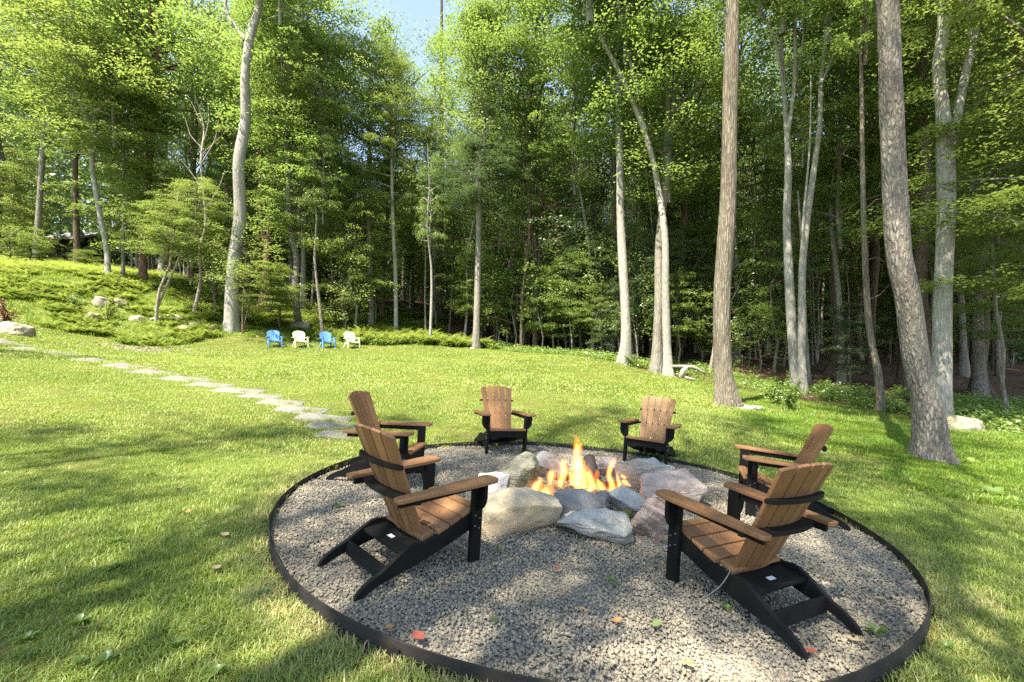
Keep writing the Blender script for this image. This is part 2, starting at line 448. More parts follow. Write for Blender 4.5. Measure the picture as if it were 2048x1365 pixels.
# ------------------------------------------------------------------ scattering (stuff)
def proto_collection(name, meshes):
    c = bpy.data.collections.new(name)
    for i, me in enumerate(meshes): c.objects.link(bpy.data.objects.new('%s_%02d' % (name, i), me))
    return c
def scatter(name, pts, rot, scl, idx, col, label, extra=None):
    me = bpy.data.meshes.new(name)
    me.vertices.add(len(pts)); me.vertices.foreach_set('co', np.ascontiguousarray(pts, np.float32).ravel())
    for nm, ty, dat in (('rot', 'FLOAT_VECTOR', rot), ('scl', 'FLOAT_VECTOR', scl)):
        a = me.attributes.new(nm, ty, 'POINT'); a.data.foreach_set('vector', np.ascontiguousarray(dat, np.float32).ravel())
    a = me.attributes.new('pick', 'INT', 'POINT'); a.data.foreach_set('value', np.ascontiguousarray(idx, np.int32))
    if extra is not None:
        a = me.attributes.new('dry', 'FLOAT', 'POINT'); a.data.foreach_set('value', np.ascontiguousarray(extra, np.float32))
    me.update()
    g = bpy.data.node_groups.new(name + '_scatter', 'GeometryNodeTree')
    g.interface.new_socket('Geometry', in_out='INPUT', socket_type='NodeSocketGeometry')
    g.interface.new_socket('Geometry', in_out='OUTPUT', socket_type='NodeSocketGeometry')
    gi, go = g.nodes.new('NodeGroupInput'), g.nodes.new('NodeGroupOutput')
    ci = g.nodes.new('GeometryNodeCollectionInfo'); ci.inputs['Collection'].default_value = col
    ci.inputs['Separate Children'].default_value = True; ci.inputs['Reset Children'].default_value = True
    ip = g.nodes.new('GeometryNodeInstanceOnPoints'); ip.inputs['Pick Instance'].default_value = True
    def att(nm, ty):
        n = g.nodes.new('GeometryNodeInputNamedAttribute'); n.data_type = ty; n.inputs['Name'].default_value = nm
        return [s for s in n.outputs if s.enabled and s.name == 'Attribute'][0]
    e2r = g.nodes.new('FunctionNodeEulerToRotation')
    g.links.new(att('rot', 'FLOAT_VECTOR'), e2r.inputs[0]); g.links.new(e2r.outputs[0], ip.inputs['Rotation'])
    g.links.new(att('scl', 'FLOAT_VECTOR'), ip.inputs['Scale'])
    g.links.new(att('pick', 'INT'), ip.inputs['Instance Index'])
    g.links.new(gi.outputs[0], ip.inputs['Points']); g.links.new(ci.outputs[0], ip.inputs['Instance'])
    g.links.new(ip.outputs[0], go.inputs[0])
    o = obj(name, me); md = o.modifiers.new('scatter', 'NODES'); md.node_group = g
    return tag(o, label, None, None, 'stuff')

def blade_tuft(seed, n, spread, h0, h1, w, lean, mat):
    r = np.random.default_rng(seed)
    a = r.uniform(0, 2 * np.pi, n); rad = spread * np.sqrt(r.uniform(0, 1, n))
    b = np.stack([rad * np.cos(a), rad * np.sin(a), np.full(n, -.008)], -1)
    d = r.uniform(0, 2 * np.pi, n); le = r.uniform(.15, 1, n) * lean; h = r.uniform(h0, h1, n)
    dv = np.stack([np.cos(d), np.sin(d), 0 * d], -1)
    pv = np.stack([-np.sin(d + r.normal(0, .5, n)), np.cos(d), 0 * d], -1)
    up = np.array([0, 0, 1.0])
    ww = (w * r.uniform(.7, 1.3, n))[:, None]
    mid = b + up * (h * .6)[:, None] + dv * (h * le * .35)[:, None]
    tip = b + up * (h * (1 - .35 * le))[:, None] + dv * (h * le)[:, None]
    V = np.stack([b - pv * ww / 2, b + pv * ww / 2, mid + pv * ww * .42, mid - pv * ww * .42, tip + pv * ww * .06, tip - pv * ww * .06], 1).reshape(-1, 3)
    i = np.arange(n)[:, None] * 6
    Fq = np.concatenate([i + np.array([[0, 1, 2, 3]]), i + np.array([[3, 2, 4, 5]])], 0)
    return mesh_np('grass_tuft', V, Fq, [mat], True)

def lawn_points(n, y0, y1, xlim):
    out = []
    tot = 0
    while tot < n:
        y = np.sqrt(rng.uniform(y0 * y0, y1 * y1, n)); x = rng.uniform(-1.22, 1.22, n) * (y + .6)
        ok = is_lawn(x, y) & (np.hypot(x - RC.x, y - RC.y) > RR + .03) & (np.abs(x) < xlim)
        p = np.stack([x[ok], y[ok]], -1); out.append(p); tot += len(p)
        if len(out) > 6: break
    return np.concatenate(out)[:n]
gA = proto_collection('tuft_near', [blade_tuft(i, 16, .055, .022, .062, .0042, 1.0, M_GRASS) for i in range(6)])
gB = proto_collection('tuft_mid', [blade_tuft(20 + i, 16, .085, .025, .065, .007, 1.0, M_GRASS) for i in range(5)])
gC = proto_collection('tuft_far', [blade_tuft(40 + i, 18, .17, .03, .08, .014, .9, M_GRASS) for i in range(5)])
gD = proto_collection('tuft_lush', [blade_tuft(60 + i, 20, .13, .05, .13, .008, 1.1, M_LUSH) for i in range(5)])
def spread_grass(name, P, col, k, label, smin=.7, smax=1.25):
    n = len(P); z = ground_z(P[:, 0], P[:, 1])
    pts = np.c_[P, z]
    rot = np.c_[rng.normal(0, .06, n), rng.normal(0, .06, n), rng.uniform(0, 6.283, n)]
    hs = .8 + .35 * np.sin(P[:, 0] * .9 + 1.3 * np.sin(P[:, 1] * .7)) * np.sin(P[:, 1] * 1.1)
    s = rng.uniform(smin, smax, n); scl = np.c_[s, s, s * hs]
    d = np.hypot(P[:, 0] - RC.x, P[:, 1] - RC.y) - RR
    front = np.clip((RC.y + 1.2 - P[:, 1]) / 2.5, 0, 1)
    dry = np.clip(1 - d / .45, 0, 1) * (.05 + .26 * front) + rng.normal(0, .05, n)
    scatter(name, pts, rot, scl, rng.integers(0, k, n), col, label, dry)
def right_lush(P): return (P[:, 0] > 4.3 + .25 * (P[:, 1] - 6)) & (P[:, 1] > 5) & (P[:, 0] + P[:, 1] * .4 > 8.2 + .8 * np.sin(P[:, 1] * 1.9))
P1 = lawn_points(30000, 1.2, 5.5, 99); P2 = lawn_points(34000, 5.5, 11.5, 99); P3 = lawn_points(26000, 11.5, 26, 99)
spread_grass('grass', P1[~right_lush(P1)], gA, 6, 'short mown grass blades around the gravel circle')
spread_grass('grass', P2[~right_lush(P2)], gB, 5, 'short mown lawn grass beyond the gravel circle')
spread_grass('grass', P3[~right_lush(P3)], gC, 5, 'sunlit lawn grass rising towards the wood')
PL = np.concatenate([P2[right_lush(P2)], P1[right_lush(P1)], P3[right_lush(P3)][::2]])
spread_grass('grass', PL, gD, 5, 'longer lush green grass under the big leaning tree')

# ------------------------------------------------------------------ ferns and ground cover on the bank
def frond_mesh(seed, nf, L, mat, pin=11, up=.9):
    r = np.random.default_rng(seed); V = []; Fq = []
    for k in range(nf):
        a = 2 * np.pi * k / nf + r.uniform(-.3, .3); l = L * r.uniform(.7, 1.15)
        dv = np.array([np.cos(a), np.sin(a), 0]); sd = np.array([-np.sin(a), np.cos(a), 0])
        for j in range(1, pin):
            t = j / pin
            p = dv * l * (.25 * t + .5 * t * t) + np.array([0, 0, 1]) * l * up * (1.3 * t - .62 * t * t)
            wd = l * .24 * (math.sin(math.pi * min(1, t * .9 + .12)) ** .8) * (1 - .35 * t)
            for s in (-1, 1):
                tip = p + sd * s * wd + dv * wd * .35 - np.array([0, 0, 1]) * wd * .25
                b0 = len(V); hw = dv * l * .036
                V += [p - hw, p + hw, tip + hw * .3, tip - hw * .4]; Fq.append((b0, b0 + 1, b0 + 2, b0 + 3))
    return mesh_np('fern', np.array(V), np.array(Fq), [mat])
fern_c = proto_collection('fern_clump', [frond_mesh(i, 8, .62, LEAF['fern']) for i in range(4)])
def leafy_mesh(seed, n, R, H, leaf, mat):
    r = np.random.default_rng(seed)
    a = r.uniform(0, 2 * np.pi, n); q = np.sqrt(r.uniform(0, 1, n)) * R
    p = np.stack([q * np.cos(a), q * np.sin(a), r.uniform(.1, 1, n) * H * (1 - .5 * (q / R) ** 2)], -1)
    return leaves_mesh('plant', p, r, leaf, mat, tilt=.6)
def leaf_quads(p, r, leaf, tilt=.5, jit=.35):
    n = len(p)
    a = r.uniform(0, 2 * np.pi, n)
    nrm = np.stack([r.normal(0, tilt, n), r.normal(0, tilt, n), np.ones(n)], -1); nrm /= np.linalg.norm(nrm, axis=1)[:, None]
    d = np.stack([np.cos(a), np.sin(a), r.normal(-.15, .3, n)], -1)
    d -= nrm * (d * nrm).sum(1)[:, None]; d /= np.linalg.norm(d, axis=1)[:, None]
    w = np.cross(nrm, d)
    s = (leaf * r.uniform(1 - jit, 1 + jit, n))[:, None]
    V = np.stack([p - d * s * .5, p + w * s * .32 - d * s * .02, p + d * s * .5 - nrm * s * .08, p - w * s * .32 - d * s * .02], 1)
    return V.reshape(-1, 3)
def leaves_mesh(name, p, r, leaf, mat, tilt=.5):
    V = leaf_quads(p, r, leaf, tilt)
    return mesh_np(name, V, np.arange(len(V)).reshape(-1, 4), [mat])
cover_c = proto_collection('cover_plant', [leafy_mesh(i, 70, .3, .32, .075, LEAF['weed']) for i in range(4)])

def spread(name, P, col, k, label, s0, s1):
    n = len(P); s = rng.uniform(s0, s1, n)
    scatter(name, np.c_[P, ground_z(P[:, 0], P[:, 1]) - .02], np.c_[rng.normal(0, .1, n), rng.normal(0, .1, n), rng.uniform(0, 6.28, n)],
            np.c_[s, s, s * rng.uniform(.75, 1.2, n)], rng.integers(0, k, n), col, label)
x = rng.uniform(-40, -4.5, 24000); y = rng.uniform(14, 36, 24000)
ok = is_bank(x, y) & (np.sin(x * .9 + 1 + np.sin(y * .7)) * np.sin(y * 1.1 + x * .35) < .45) & (x > -1.2 * y - 1)
bare = (np.hypot((x + 13.6) / 2.6, (y - 23.6) / .8) < 1) | (np.hypot((x + 19.5) / 2.0, (y - 22) / .7) < 1)
spread('ferns', np.stack([x, y], -1)[ok & ~bare], fern_c, 4, 'yellow green ferns covering the sunny bank', .3, .95)
x = rng.uniform(-34, -4.5, 15000); y = rng.uniform(14, 30, 15000); ok = is_bank(x, y)
spread_grass('grass', np.stack([x, y], -1)[ok], gD, 5, 'longer bright grass between the ferns on the bank', 1.2, 2.4)
# low plants along the edge of the wood and to the east
x = rng.uniform(-9, 24, 9000); y = rng.uniform(8, 34, 9000)
ok = (~is_lawn(x, y)) & (~is_lawn(x - 1.5, y - 2.6 + .9 * np.sin(x * 1.3)) == False) & (x < 1.12 * y + 2)
ok2 = (~is_lawn(x, y)) & (x > 9.5) & (y < 17) & (np.sin(x * 1.3) * np.sin(y * 1.1) < .45)
spread('undergrowth', np.stack([x, y], -1)[ok | ok2], cover_c, 4, 'low leafy weeds along the shaded wood edge', .6, 1.5)
x = rng.uniform(-9, -1, 500); y = rng.uniform(23.4, 27.5, 500); ok = ~is_lawn(x, y)
spread('ferns', np.stack([x, y], -1)[ok], fern_c, 4, 'bushy ferns behind the row of plastic chairs', .8, 1.5)

# ------------------------------------------------------------------ gravel circle and its edging
def make_gravel():
    n = 96
    bm = bmesh.new()
    c = bm.verts.new((RC.x, RC.y, SLOPE * RC.x - .022)); vs_ = []
    for i in range(n):
        a = 2 * math.pi * i / n; x = RC.x + (RR - .004) * math.cos(a); y = RC.y + (RR - .004) * math.sin(a)
        vs_.append(bm.verts.new((x, y, SLOPE * x - .022)))
    for i in range(n): bm.faces.new((c, vs_[i], vs_[(i + 1) % n]))
    o = obj('gravel_bed', mesh_bm('gravel_bed', bm, M_GRAVELBED)); tag(o, 'dark earth bed beneath the round gravel pad', None, None, 'structure')
    protos = []
    for s in range(7):
        bm = bmesh.new(); bmesh.ops.create_icosphere(bm, subdivisions=2, radius=1)
        sx, sy, sz = random.uniform(.8, 1.25), random.uniform(.65, .95), random.uniform(.45, .75)
        for v in bm.verts:
            k = 1 + .28 * mnoise.noise(v.co * 1.1 + Vector((s * 7.1, 0, 0)))
            v.co = Vector((v.co.x * sx * k, v.co.y * sy * k, v.co.z * sz * k))
        protos.append(mesh_bm('pebble', bm, M_PEB, True))
    col = proto_collection('pebble', protos)
    N = 185000
    q = np.sqrt(rng.uniform(0, 1, N)) * (RR - .02); a = rng.uniform(0, 6.2832, N)
    x = RC.x + q * np.cos(a); y = RC.y + q * np.sin(a)
    d = np.hypot(x, y)
    keep = rng.uniform(0, 1, N) < np.clip(1.25 - .11 * d, .5, 1)
    x, y, d = x[keep], y[keep], d[keep]; n = len(x)
    s = (.0043 + .0082 * rng.uniform(0, 1, n) ** 2.0) * (1 + .07 * np.clip(d - 3, 0, 4))
    z = SLOPE * x - .014 + rng.uniform(0, .014, n) + .012 * np.sin(x * 4.3) * np.sin(y * 3.9)
    scatter('gravel', np.stack([x, y, z], -1), np.c_[rng.normal(0, .5, n), rng.normal(0, .5, n), rng.uniform(0, 6.28, n)], np.c_[s, s, s],
            rng.integers(0, 7, n), col, 'mixed grey gravel filling the round fire pit pad')
    # steel edging: a ring of bent plates
    bm = bmesh.new(); n = 180; rings = []
    for i in range(n):
        a = 2 * math.pi * i / n; rw = RR + .010 * math.sin(a * 3 + 1) + .006 * math.sin(a * 8)
        ca, sa = math.cos(a), math.sin(a); r = []
        for (dr, dz) in ((0, -.2), (0, .048), (.003, .052), (.007, .052), (.010, .048), (.010, -.2)):
            xx = RC.x + (rw + dr) * ca; yy = RC.y + (rw + dr) * sa
            r.append(bm.verts.new((xx, yy, SLOPE * xx + dz + (.004 * math.sin(a * 5) if dz > 0 else 0))))
        rings.append(r)
    for i in range(n):
        A, B = rings[i], rings[(i + 1) % n]
        for j in range(5): bm.faces.new((A[j], A[j + 1], B[j + 1], B[j]))
    o = obj('metal_edging', mesh_bm('metal_edging', bm, M_EDGE, True))
    tag(o, 'dark weathered metal edging bent round the gravel circle', 'edging')
    for a in (200, 245, 318, 20, 75, 140):
        a = math.radians(a); bm = bmesh.new(); bmesh.ops.create_cube(bm, size=1)
        for v in bm.verts: v.co = Vector((v.co.x * .006, v.co.y * .10, v.co.z * .09))
        s = obj('joint_plate', mesh_bm('joint_plate', bm, M_EDGE), o)
        xx, yy = RC.x + (RR + .021 + .01 * math.sin(a * 3 + 1) + .006 * math.sin(a * 8)) * math.cos(a), RC.y + (RR + .021 + .01 * math.sin(a * 3 + 1) + .006 * math.sin(a * 8)) * math.sin(a)
        s.location = (xx, yy, SLOPE * xx - .02); s.rotation_euler = (0, 0, a)
make_gravel()

# ------------------------------------------------------------------ stones
def rock_mesh(seed, sx, sy, sz, mat, boxy=.5, npts=22, rough=.035, cuts=3):
    r = random.Random(seed); bm = bmesh.new()
    for i in range(npts):
        v = Vector((r.gauss(0, 1), r.gauss(0, 1), r.gauss(0, 1))).normalized()
        m = max(abs(v.x), abs(v.y), abs(v.z))
        v = v.lerp(v / m, boxy) * r.uniform(.86, 1.0)
        bm.verts.new((v.x * sx / 2, v.y * sy / 2, v.z * sz / 2))
    res = bmesh.ops.convex_hull(bm, input=bm.verts)
    junk = [e for e in res['geom_interior'] + res['geom_unused'] if isinstance(e, bmesh.types.BMVert)]
    if junk: bmesh.ops.delete(bm, geom=list(set(junk)), context='VERTS')
    lo = [min(v.co[a] for v in bm.verts) for a in range(3)]; hi = [max(v.co[a] for v in bm.verts) for a in range(3)]
    for v in bm.verts: v.co = Vector([((v.co[a] - lo[a]) / (hi[a] - lo[a]) - .5) * d for a, d in enumerate((sx, sy, sz))])
    bmesh.ops.dissolve_limit(bm, angle_limit=.25, verts=bm.verts, edges=bm.edges)
    bmesh.ops.bevel(bm, geom=bm.edges[:], offset=min(sx, sy, sz) * .045, segments=2, profile=.6, affect='EDGES')
    bmesh.ops.triangulate(bm, faces=bm.faces)
    for _ in range(cuts):
        bmesh.ops.subdivide_edges(bm, edges=[e for e in bm.edges if e.calc_length() > max(sx, sy) * .05], cuts=1, use_grid_fill=True)
        bmesh.ops.triangulate(bm, faces=[f for f in bm.faces if len(f.verts) > 3])
        if len(bm.verts) > 5000: break
    off = Vector((seed * 3.7, seed * 1.3, 0)); s = max(sx, sy, sz)
    bm.normal_update()
    for v in bm.verts:
        q = v.co / s
        k = mnoise.fractal(q * 4.5 + off, .8, 2.0, 5) * rough * .75 * s + mnoise.noise(q * 1.6 + off) * rough * 1.1 * s - max(0, abs(mnoise.noise(q * 5 + off * 2)) - .35) * rough * 1.6 * s
        st = abs(mnoise.noise(Vector((q.x * 2, q.y * 2, q.z * 9)) + off)) * rough * .5 * s
        v.co += v.normal * (k - st)
    me = mesh_bm('rock', bm, mat, True); me.set_sharp_from_angle(angle=math.radians(32)); return me

def px_rock(name, x0, x1, y0, y1, seed, mat, label, cat='rock', group=None, dep=.75, boxy=.5, rz=0, base_dy=0, rough=.035, onpit=True, Y=None, tilt=(0, 0), wmul=1.0):
    xc = (x0 + x1) / 2
    if Y is None:
        u = (xc - 1024) / F_PX; v = (y1 + base_dy - HZ) / F_PX
        Y = CAM_H / (v + SLOPE * u)             # front foot on the sloping gravel plane
    w = (x1 - x0) / F_PX * Y * wmul
    d = w * dep
    Yc = Y + d * .45
    X = (xc - 1024) / F_PX * Yc
    gnd = SLOPE * X if onpit else gz(X, Yc)
    ztop = CAM_H - (y0 - (5 if onpit else 0) - HZ) / F_PX * Yc
    h = min(max(.10, (ztop - gnd)), (.75 if onpit else .55 if cat == 'boulder' else .4) * w) * 1.5
    if not onpit: ztop = min(ztop, gnd + h * .62)
    w *= Yc / Y
    me = rock_mesh(seed, w * (1.05 if onpit else 1.0), d * (1.1 if onpit else 1), h, mat, min(.9, boxy + .18) if onpit else boxy, 17 if onpit else 24, rough)
    o = obj(name, me, None, (X, Yc, ztop - h * .5))
    o.rotation_euler = (tilt[0], tilt[1], rz)
    return tag(o, label, cat, group)
G = 'boulders ringing the fire'
px_rock('boulder', 962, 1121, 984, 1066, 11, ROCK['tan'], 'long flat-topped tan boulder in the fire ring', 'boulder', G, .55, .85, .12)
px_rock('boulder', 1107, 1264, 1017, 1084, 5, ROCK['light'], 'large pale grey wedge boulder outside the dark stone of the ring', 'boulder', G, .6, .35, -.2, 0, .04)
px_rock('boulder', 1094, 1203, 981, 1040, 8, ROCK['dark'], 'smooth dark slate-coloured boulder in front of the flames', 'boulder', G, .5, .3, .1, 0, .015)
px_rock('boulder', 1190, 1230, 985, 1024, 21, ROCK['dark'], 'small dark stone wedged beside the smooth slate boulder', 'boulder', G, .7, .3)
px_rock('boulder', 1214, 1290, 980, 1030, 9, ROCK['blue'], 'blue-grey boulder beside the flames above the moss clump', 'boulder', G, .6, .45, -.4)
px_rock('boulder', 1251, 1347, 1000, 1070, 31, ROCK['pink'], 'pinkish boulder with slanting layered bands in the fire ring', 'boulder', G, .7, .35, .5, 0, .05, True, None, (0, .5))
px_rock('boulder', 1277, 1398, 945, 1014, 14, ROCK['pink2'], 'broad rounded pinkish boulder next to the banded one', 'boulder', G, .75, .4, .2)
px_rock('boulder', 1233, 1343, 919, 990, 17, ROCK['blue'], 'rounded grey boulder across the fire near an empty chair', 'boulder', G, .55, .4, -.1)
px_rock('boulder', 1195, 1237, 920, 952, 25, ROCK['pink2'], 'small pale pink stone behind the flames', 'boulder', G, .8, .4)
px_rock('boulder', 1066, 1138, 911, 962, 27, ROCK['dark'], 'grey blocky boulder behind the flames next to the mossy one', 'boulder', G, .6, .6)
px_rock('boulder', 985, 1078, 914, 992, 33, ROCK['mossy'], 'tall mossy brown boulder with a small plant on top', 'boulder', G, .7, .5, .3, 0, .05)
px_rock('boulder', 945, 1017, 949, 994, 35, ROCK['white'], 'whitish boulder beside the long tan one', 'boulder', G, .8, .5, .2)
px_rock('moss_clump', 1238, 1268, 1026, 1046, 41, ROCK['moss'], 'small yellow-green moss clump between two boulders', 'moss', None, .8, .2)

# rocks on the lawn and on the bank
px_rock('boulder', -14, 56, 641, 673, 43, ROCK['buff'], 'buff angular boulder on the upper lawn by the stepping stones', 'boulder', None, .7, .4, .1, 0, .05, False, 15.5)
px_rock('boulder', 1878, 1952, 826, 866, 47, ROCK['mossy'], 'flat brown boulder at the foot of the huge pale trunk', 'boulder', None, .8, .45, .2, 0, .04, False, 10.8)
px_rock('boulder', 1462, 1524, 811, 828, 48, ROCK['dark'], 'low flat grey boulder at the foot of the tall brown trunk', 'boulder', None, .7, .5, .1, 0, .03, False, 12.0)
px_rock('boulder', 580, 622, 641, 664, 51, ROCK['slab'], 'grey leaning slab stone behind the row of plastic chairs', 'boulder', None, .6, .5, 0, 0, .03, False, 25)
px_rock('boulder', 940, 949, 693, 700, 52, ROCK['white'], 'small white stone beside a grey trunk at the lawn edge', 'stone', None, .8, .2, 0, 0, .02, False, 24.6)
GB = 'pale stones on the sunny bank'
for i, (a, b, c, d, Y) in enumerate([(262, 288, 605, 622, 22), (236, 254, 590, 612, 23), (300, 330, 634, 646, 22.5), (335, 372, 630, 643, 23), (378, 405, 640, 652, 22.8), (412, 440, 645, 656, 22.6), (355, 380, 648, 657, 22.3),
                                     (112, 124, 560, 568, 25), (100, 130, 588, 596, 22.5), (170, 200, 618, 627, 21), (505, 530, 668, 680, 23.2), (538, 552, 672, 682, 23.4), (620, 634, 680, 690, 23.4)]):
    px_rock('bank_stone', a, b, c, d, 60 + i, ROCK['buff' if i % 2 else 'tan'], 'pale weathered stone half sunk in the fern bank', 'stone', GB, .8, .4, i, 0, .05, False, Y)
# patch of small rubble at the lawn edge
def rubble():
    protos = [rock_mesh(100 + i, 2, 1.5, 1.0, ROCK['slab' if i % 2 else 'buff'], .5, 16, .04, 1) for i in range(4)]
    col = proto_collection('rubble_stone', protos)
    c = W(275, 680, 18.6); n = 420
    q = rng.normal(0, 1, (n, 2)) * np.array([.75, .75]); P = q + np.array([c.x, c.y]); s = rng.uniform(.03, .11, n)
    scatter('rubble', np.c_[P, ground_z(P[:, 0], P[:, 1])], np.c_[rng.normal(0, .3, n), rng.normal(0, .3, n), rng.uniform(0, 6, n)], np.c_[s, s, s * .7], rng.integers(0, 4, n), col, 'patch of broken grey stones at the lawn edge')
rubble()

# stepping stones
SS = [(672, 875, 6.85, 80), (664, 856, 7.3, 105), (646, 839, 7.75, 118), (603, 822, 8.2, 112), (564, 807, 8.7, 95), (521, 795, 9.2, 84), (478, 783, 9.7, 104), (423, 771, 10.3, 88), (373, 760, 10.9, 104),
      (313, 748.5, 11.4, 96), (261, 736, 12.0, 98), (197, 724, 12.5, 98), (152, 714.5, 13.0, 92), (122, 706, 13.4, 100), (70, 699, 13.8, 92), (15, 690, 14.3, 90), (783, 893, 7.15, 60)]
ORD = ['first', 'second', 'third', 'fourth', 'fifth', 'sixth', 'seventh', 'eighth', 'ninth', 'tenth', 'eleventh', 'twelfth', 'thirteenth', 'fourteenth', 'fifteenth', 'sixteenth']
def stone_slab(i, px, py, Y, wpx):
    r = random.Random(500 + i); w = wpx / F_PX * Y; d = w * r.uniform(.54, .62)
    X = (px - 1024) / F_PX * Y
    bm = bmesh.new(); pts = []
    cr = [Vector((sx * w / 2 * r.uniform(.82, 1), sy * d / 2 * r.uniform(.8, 1), 0)) for sx, sy in ((-1, -1), (1, -1), (1, 1), (-1, 1))]
    for k in range(4):
        a, b = cr[k], cr[(k + 1) % 4]
        for t in (.07, .28, .5, .72, .93):
            q = a.lerp(b, t) * (1.0 if .1 < t < .9 else .985) + Vector((r.uniform(-.014, .014), r.uniform(-.012, .012), 0)); pts.append((q.x, q.y))
    n = len(pts)
    z0 = gz(X, Y)
    dzx = (gz(X + .3, Y) - gz(X - .3, Y)) / .6; dzy = (gz(X, Y + .3) - gz(X, Y - .3)) / .6
    rings = []
    for (sc, dz) in ((1.0, -.08), (1.0, .012), (.975, .028), (.6, .034), (.25, .032)):
        rings.append([bm.verts.new((x * sc, y * sc, dz + dzx * x + dzy * y + (.006 * mnoise.noise(Vector((x * 4, y * 4, i))) if dz > 0 else 0))) for x, y in pts])
    for A, B in zip(rings, rings[1:]):
        for k in range(n): bm.faces.new((A[k], A[(k + 1) % n], B[(k + 1) % n], B[k]))
    bm.faces.new(rings[-1])
    o = obj('stepping_stone', mesh_bm('stepping_stone', bm, ROCK['slab'], True), None, (X, Y, z0 - .006))
    lab = 'grey flat stepping stone behind the armchair at the gravel edge' if i == 16 else '%s grey stepping stone of the lawn path, counting up from the gravel circle' % ORD[i]
    tag(o, lab, 'stone', 'stepping stones across the lawn')
for i, a in enumerate(SS): stone_slab(i, *a)

# ------------------------------------------------------------------ trees
def smooth_path(P, R, step):
    P = [Vector(p) for p in P]; n = len(P); outp = []; outr = []
    for i in range(n - 1):
        p0 = P[i - 1] if i else P[0] * 2 - P[1]; p3 = P[i + 2] if i + 2 < n else P[-1] * 2 - P[-2]
        m = max(1, int((P[i + 1] - P[i]).length / step))
        for k in range(m):
            t = k / m; t2, t3 = t * t, t * t * t
            q = .5 * ((2 * P[i]) + (P[i + 1] - p0) * t + (2 * p0 - 5 * P[i] + 4 * P[i + 1] - p3) * t2 + (3 * P[i] - p0 - 3 * P[i + 1] + p3) * t3)
            outp.append(q); outr.append(R[i] * (1 - t) + R[i + 1] * t)
    outp.append(P[-1]); outr.append(R[-1])
    return outp, outr
def tube(P, R, sides=10, step=.6, flare=0.0, rough=0.0, seed=0, lobes=5):
    pts, rad = smooth_path(P, R, step); n = len(pts)
    A = np.array([tuple(p) for p in pts]); T = np.gradient(A, axis=0); T /= np.linalg.norm(T, axis=1)[:, None] + 1e-9
    ref = np.array([1.0, 0, 0]) if abs(T[0, 2]) > .5 else np.array([0, 0, 1.0])
    U = np.cross(T, ref); U /= np.linalg.norm(U, axis=1)[:, None] + 1e-9; Vv = np.cross(T, U)
    th = np.linspace(0, 2 * np.pi, sides, endpoint=False)
    r = np.array(rad)[:, None] * np.ones((1, sides))
    if flare:
        h = np.maximum(0, np.linalg.norm(A - A[0], axis=1)[:, None] - .35)
        ph = seed * 1.7
        lob = 1 + .45 * np.cos(th * lobes + ph)[None] + .25 * np.cos(th * 3 + ph * 2)[None]
        r = r * (1 + flare * np.exp(-h / (rad[0] * 1.5)) * lob) * (1 + .03 * np.cos(th * 2 + h * 1.3 + ph) + .025 * np.cos(th * 3 - h * .9))
    if rough:
        C = A[:, None] + (np.cos(th)[None, :, None] * U[:, None] + np.sin(th)[None, :, None] * Vv[:, None])
        for i in range(n):
            for j in range(sides):
                c = C[i, j]
                nz = mnoise.fractal(Vector((th[j] * 5.5 * 0 + math.cos(th[j]) * 3.2 + seed, math.sin(th[j]) * 3.2, c[2] * 1.1)), 1, 2, 3)
                rd = abs(mnoise.noise(Vector((math.cos(th[j]) * 8 + seed, math.sin(th[j]) * 8, c[2] * 2.2))))
                r[i, j] *= 1 + rough * (nz * .6 - rd * .5)
    V = A[:, None] + r[..., None] * (np.cos(th)[None, :, None] * U[:, None] + np.sin(th)[None, :, None] * Vv[:, None])
    i = np.arange(n - 1)[:, None] * sides; j = np.arange(sides)[None]; k = (j + 1) % sides
    Fq = np.stack([i + j, i + k, i + sides + k, i + sides + j], -1).reshape(-1, 4)
    return V.reshape(-1, 3), Fq
def join_tubes(L):
    Vs, Fs, o = [], [], 0
    for V, Fq in L: Vs.append(V); Fs.append(Fq + o); o += len(V)
    return np.concatenate(Vs), np.concatenate(Fs)

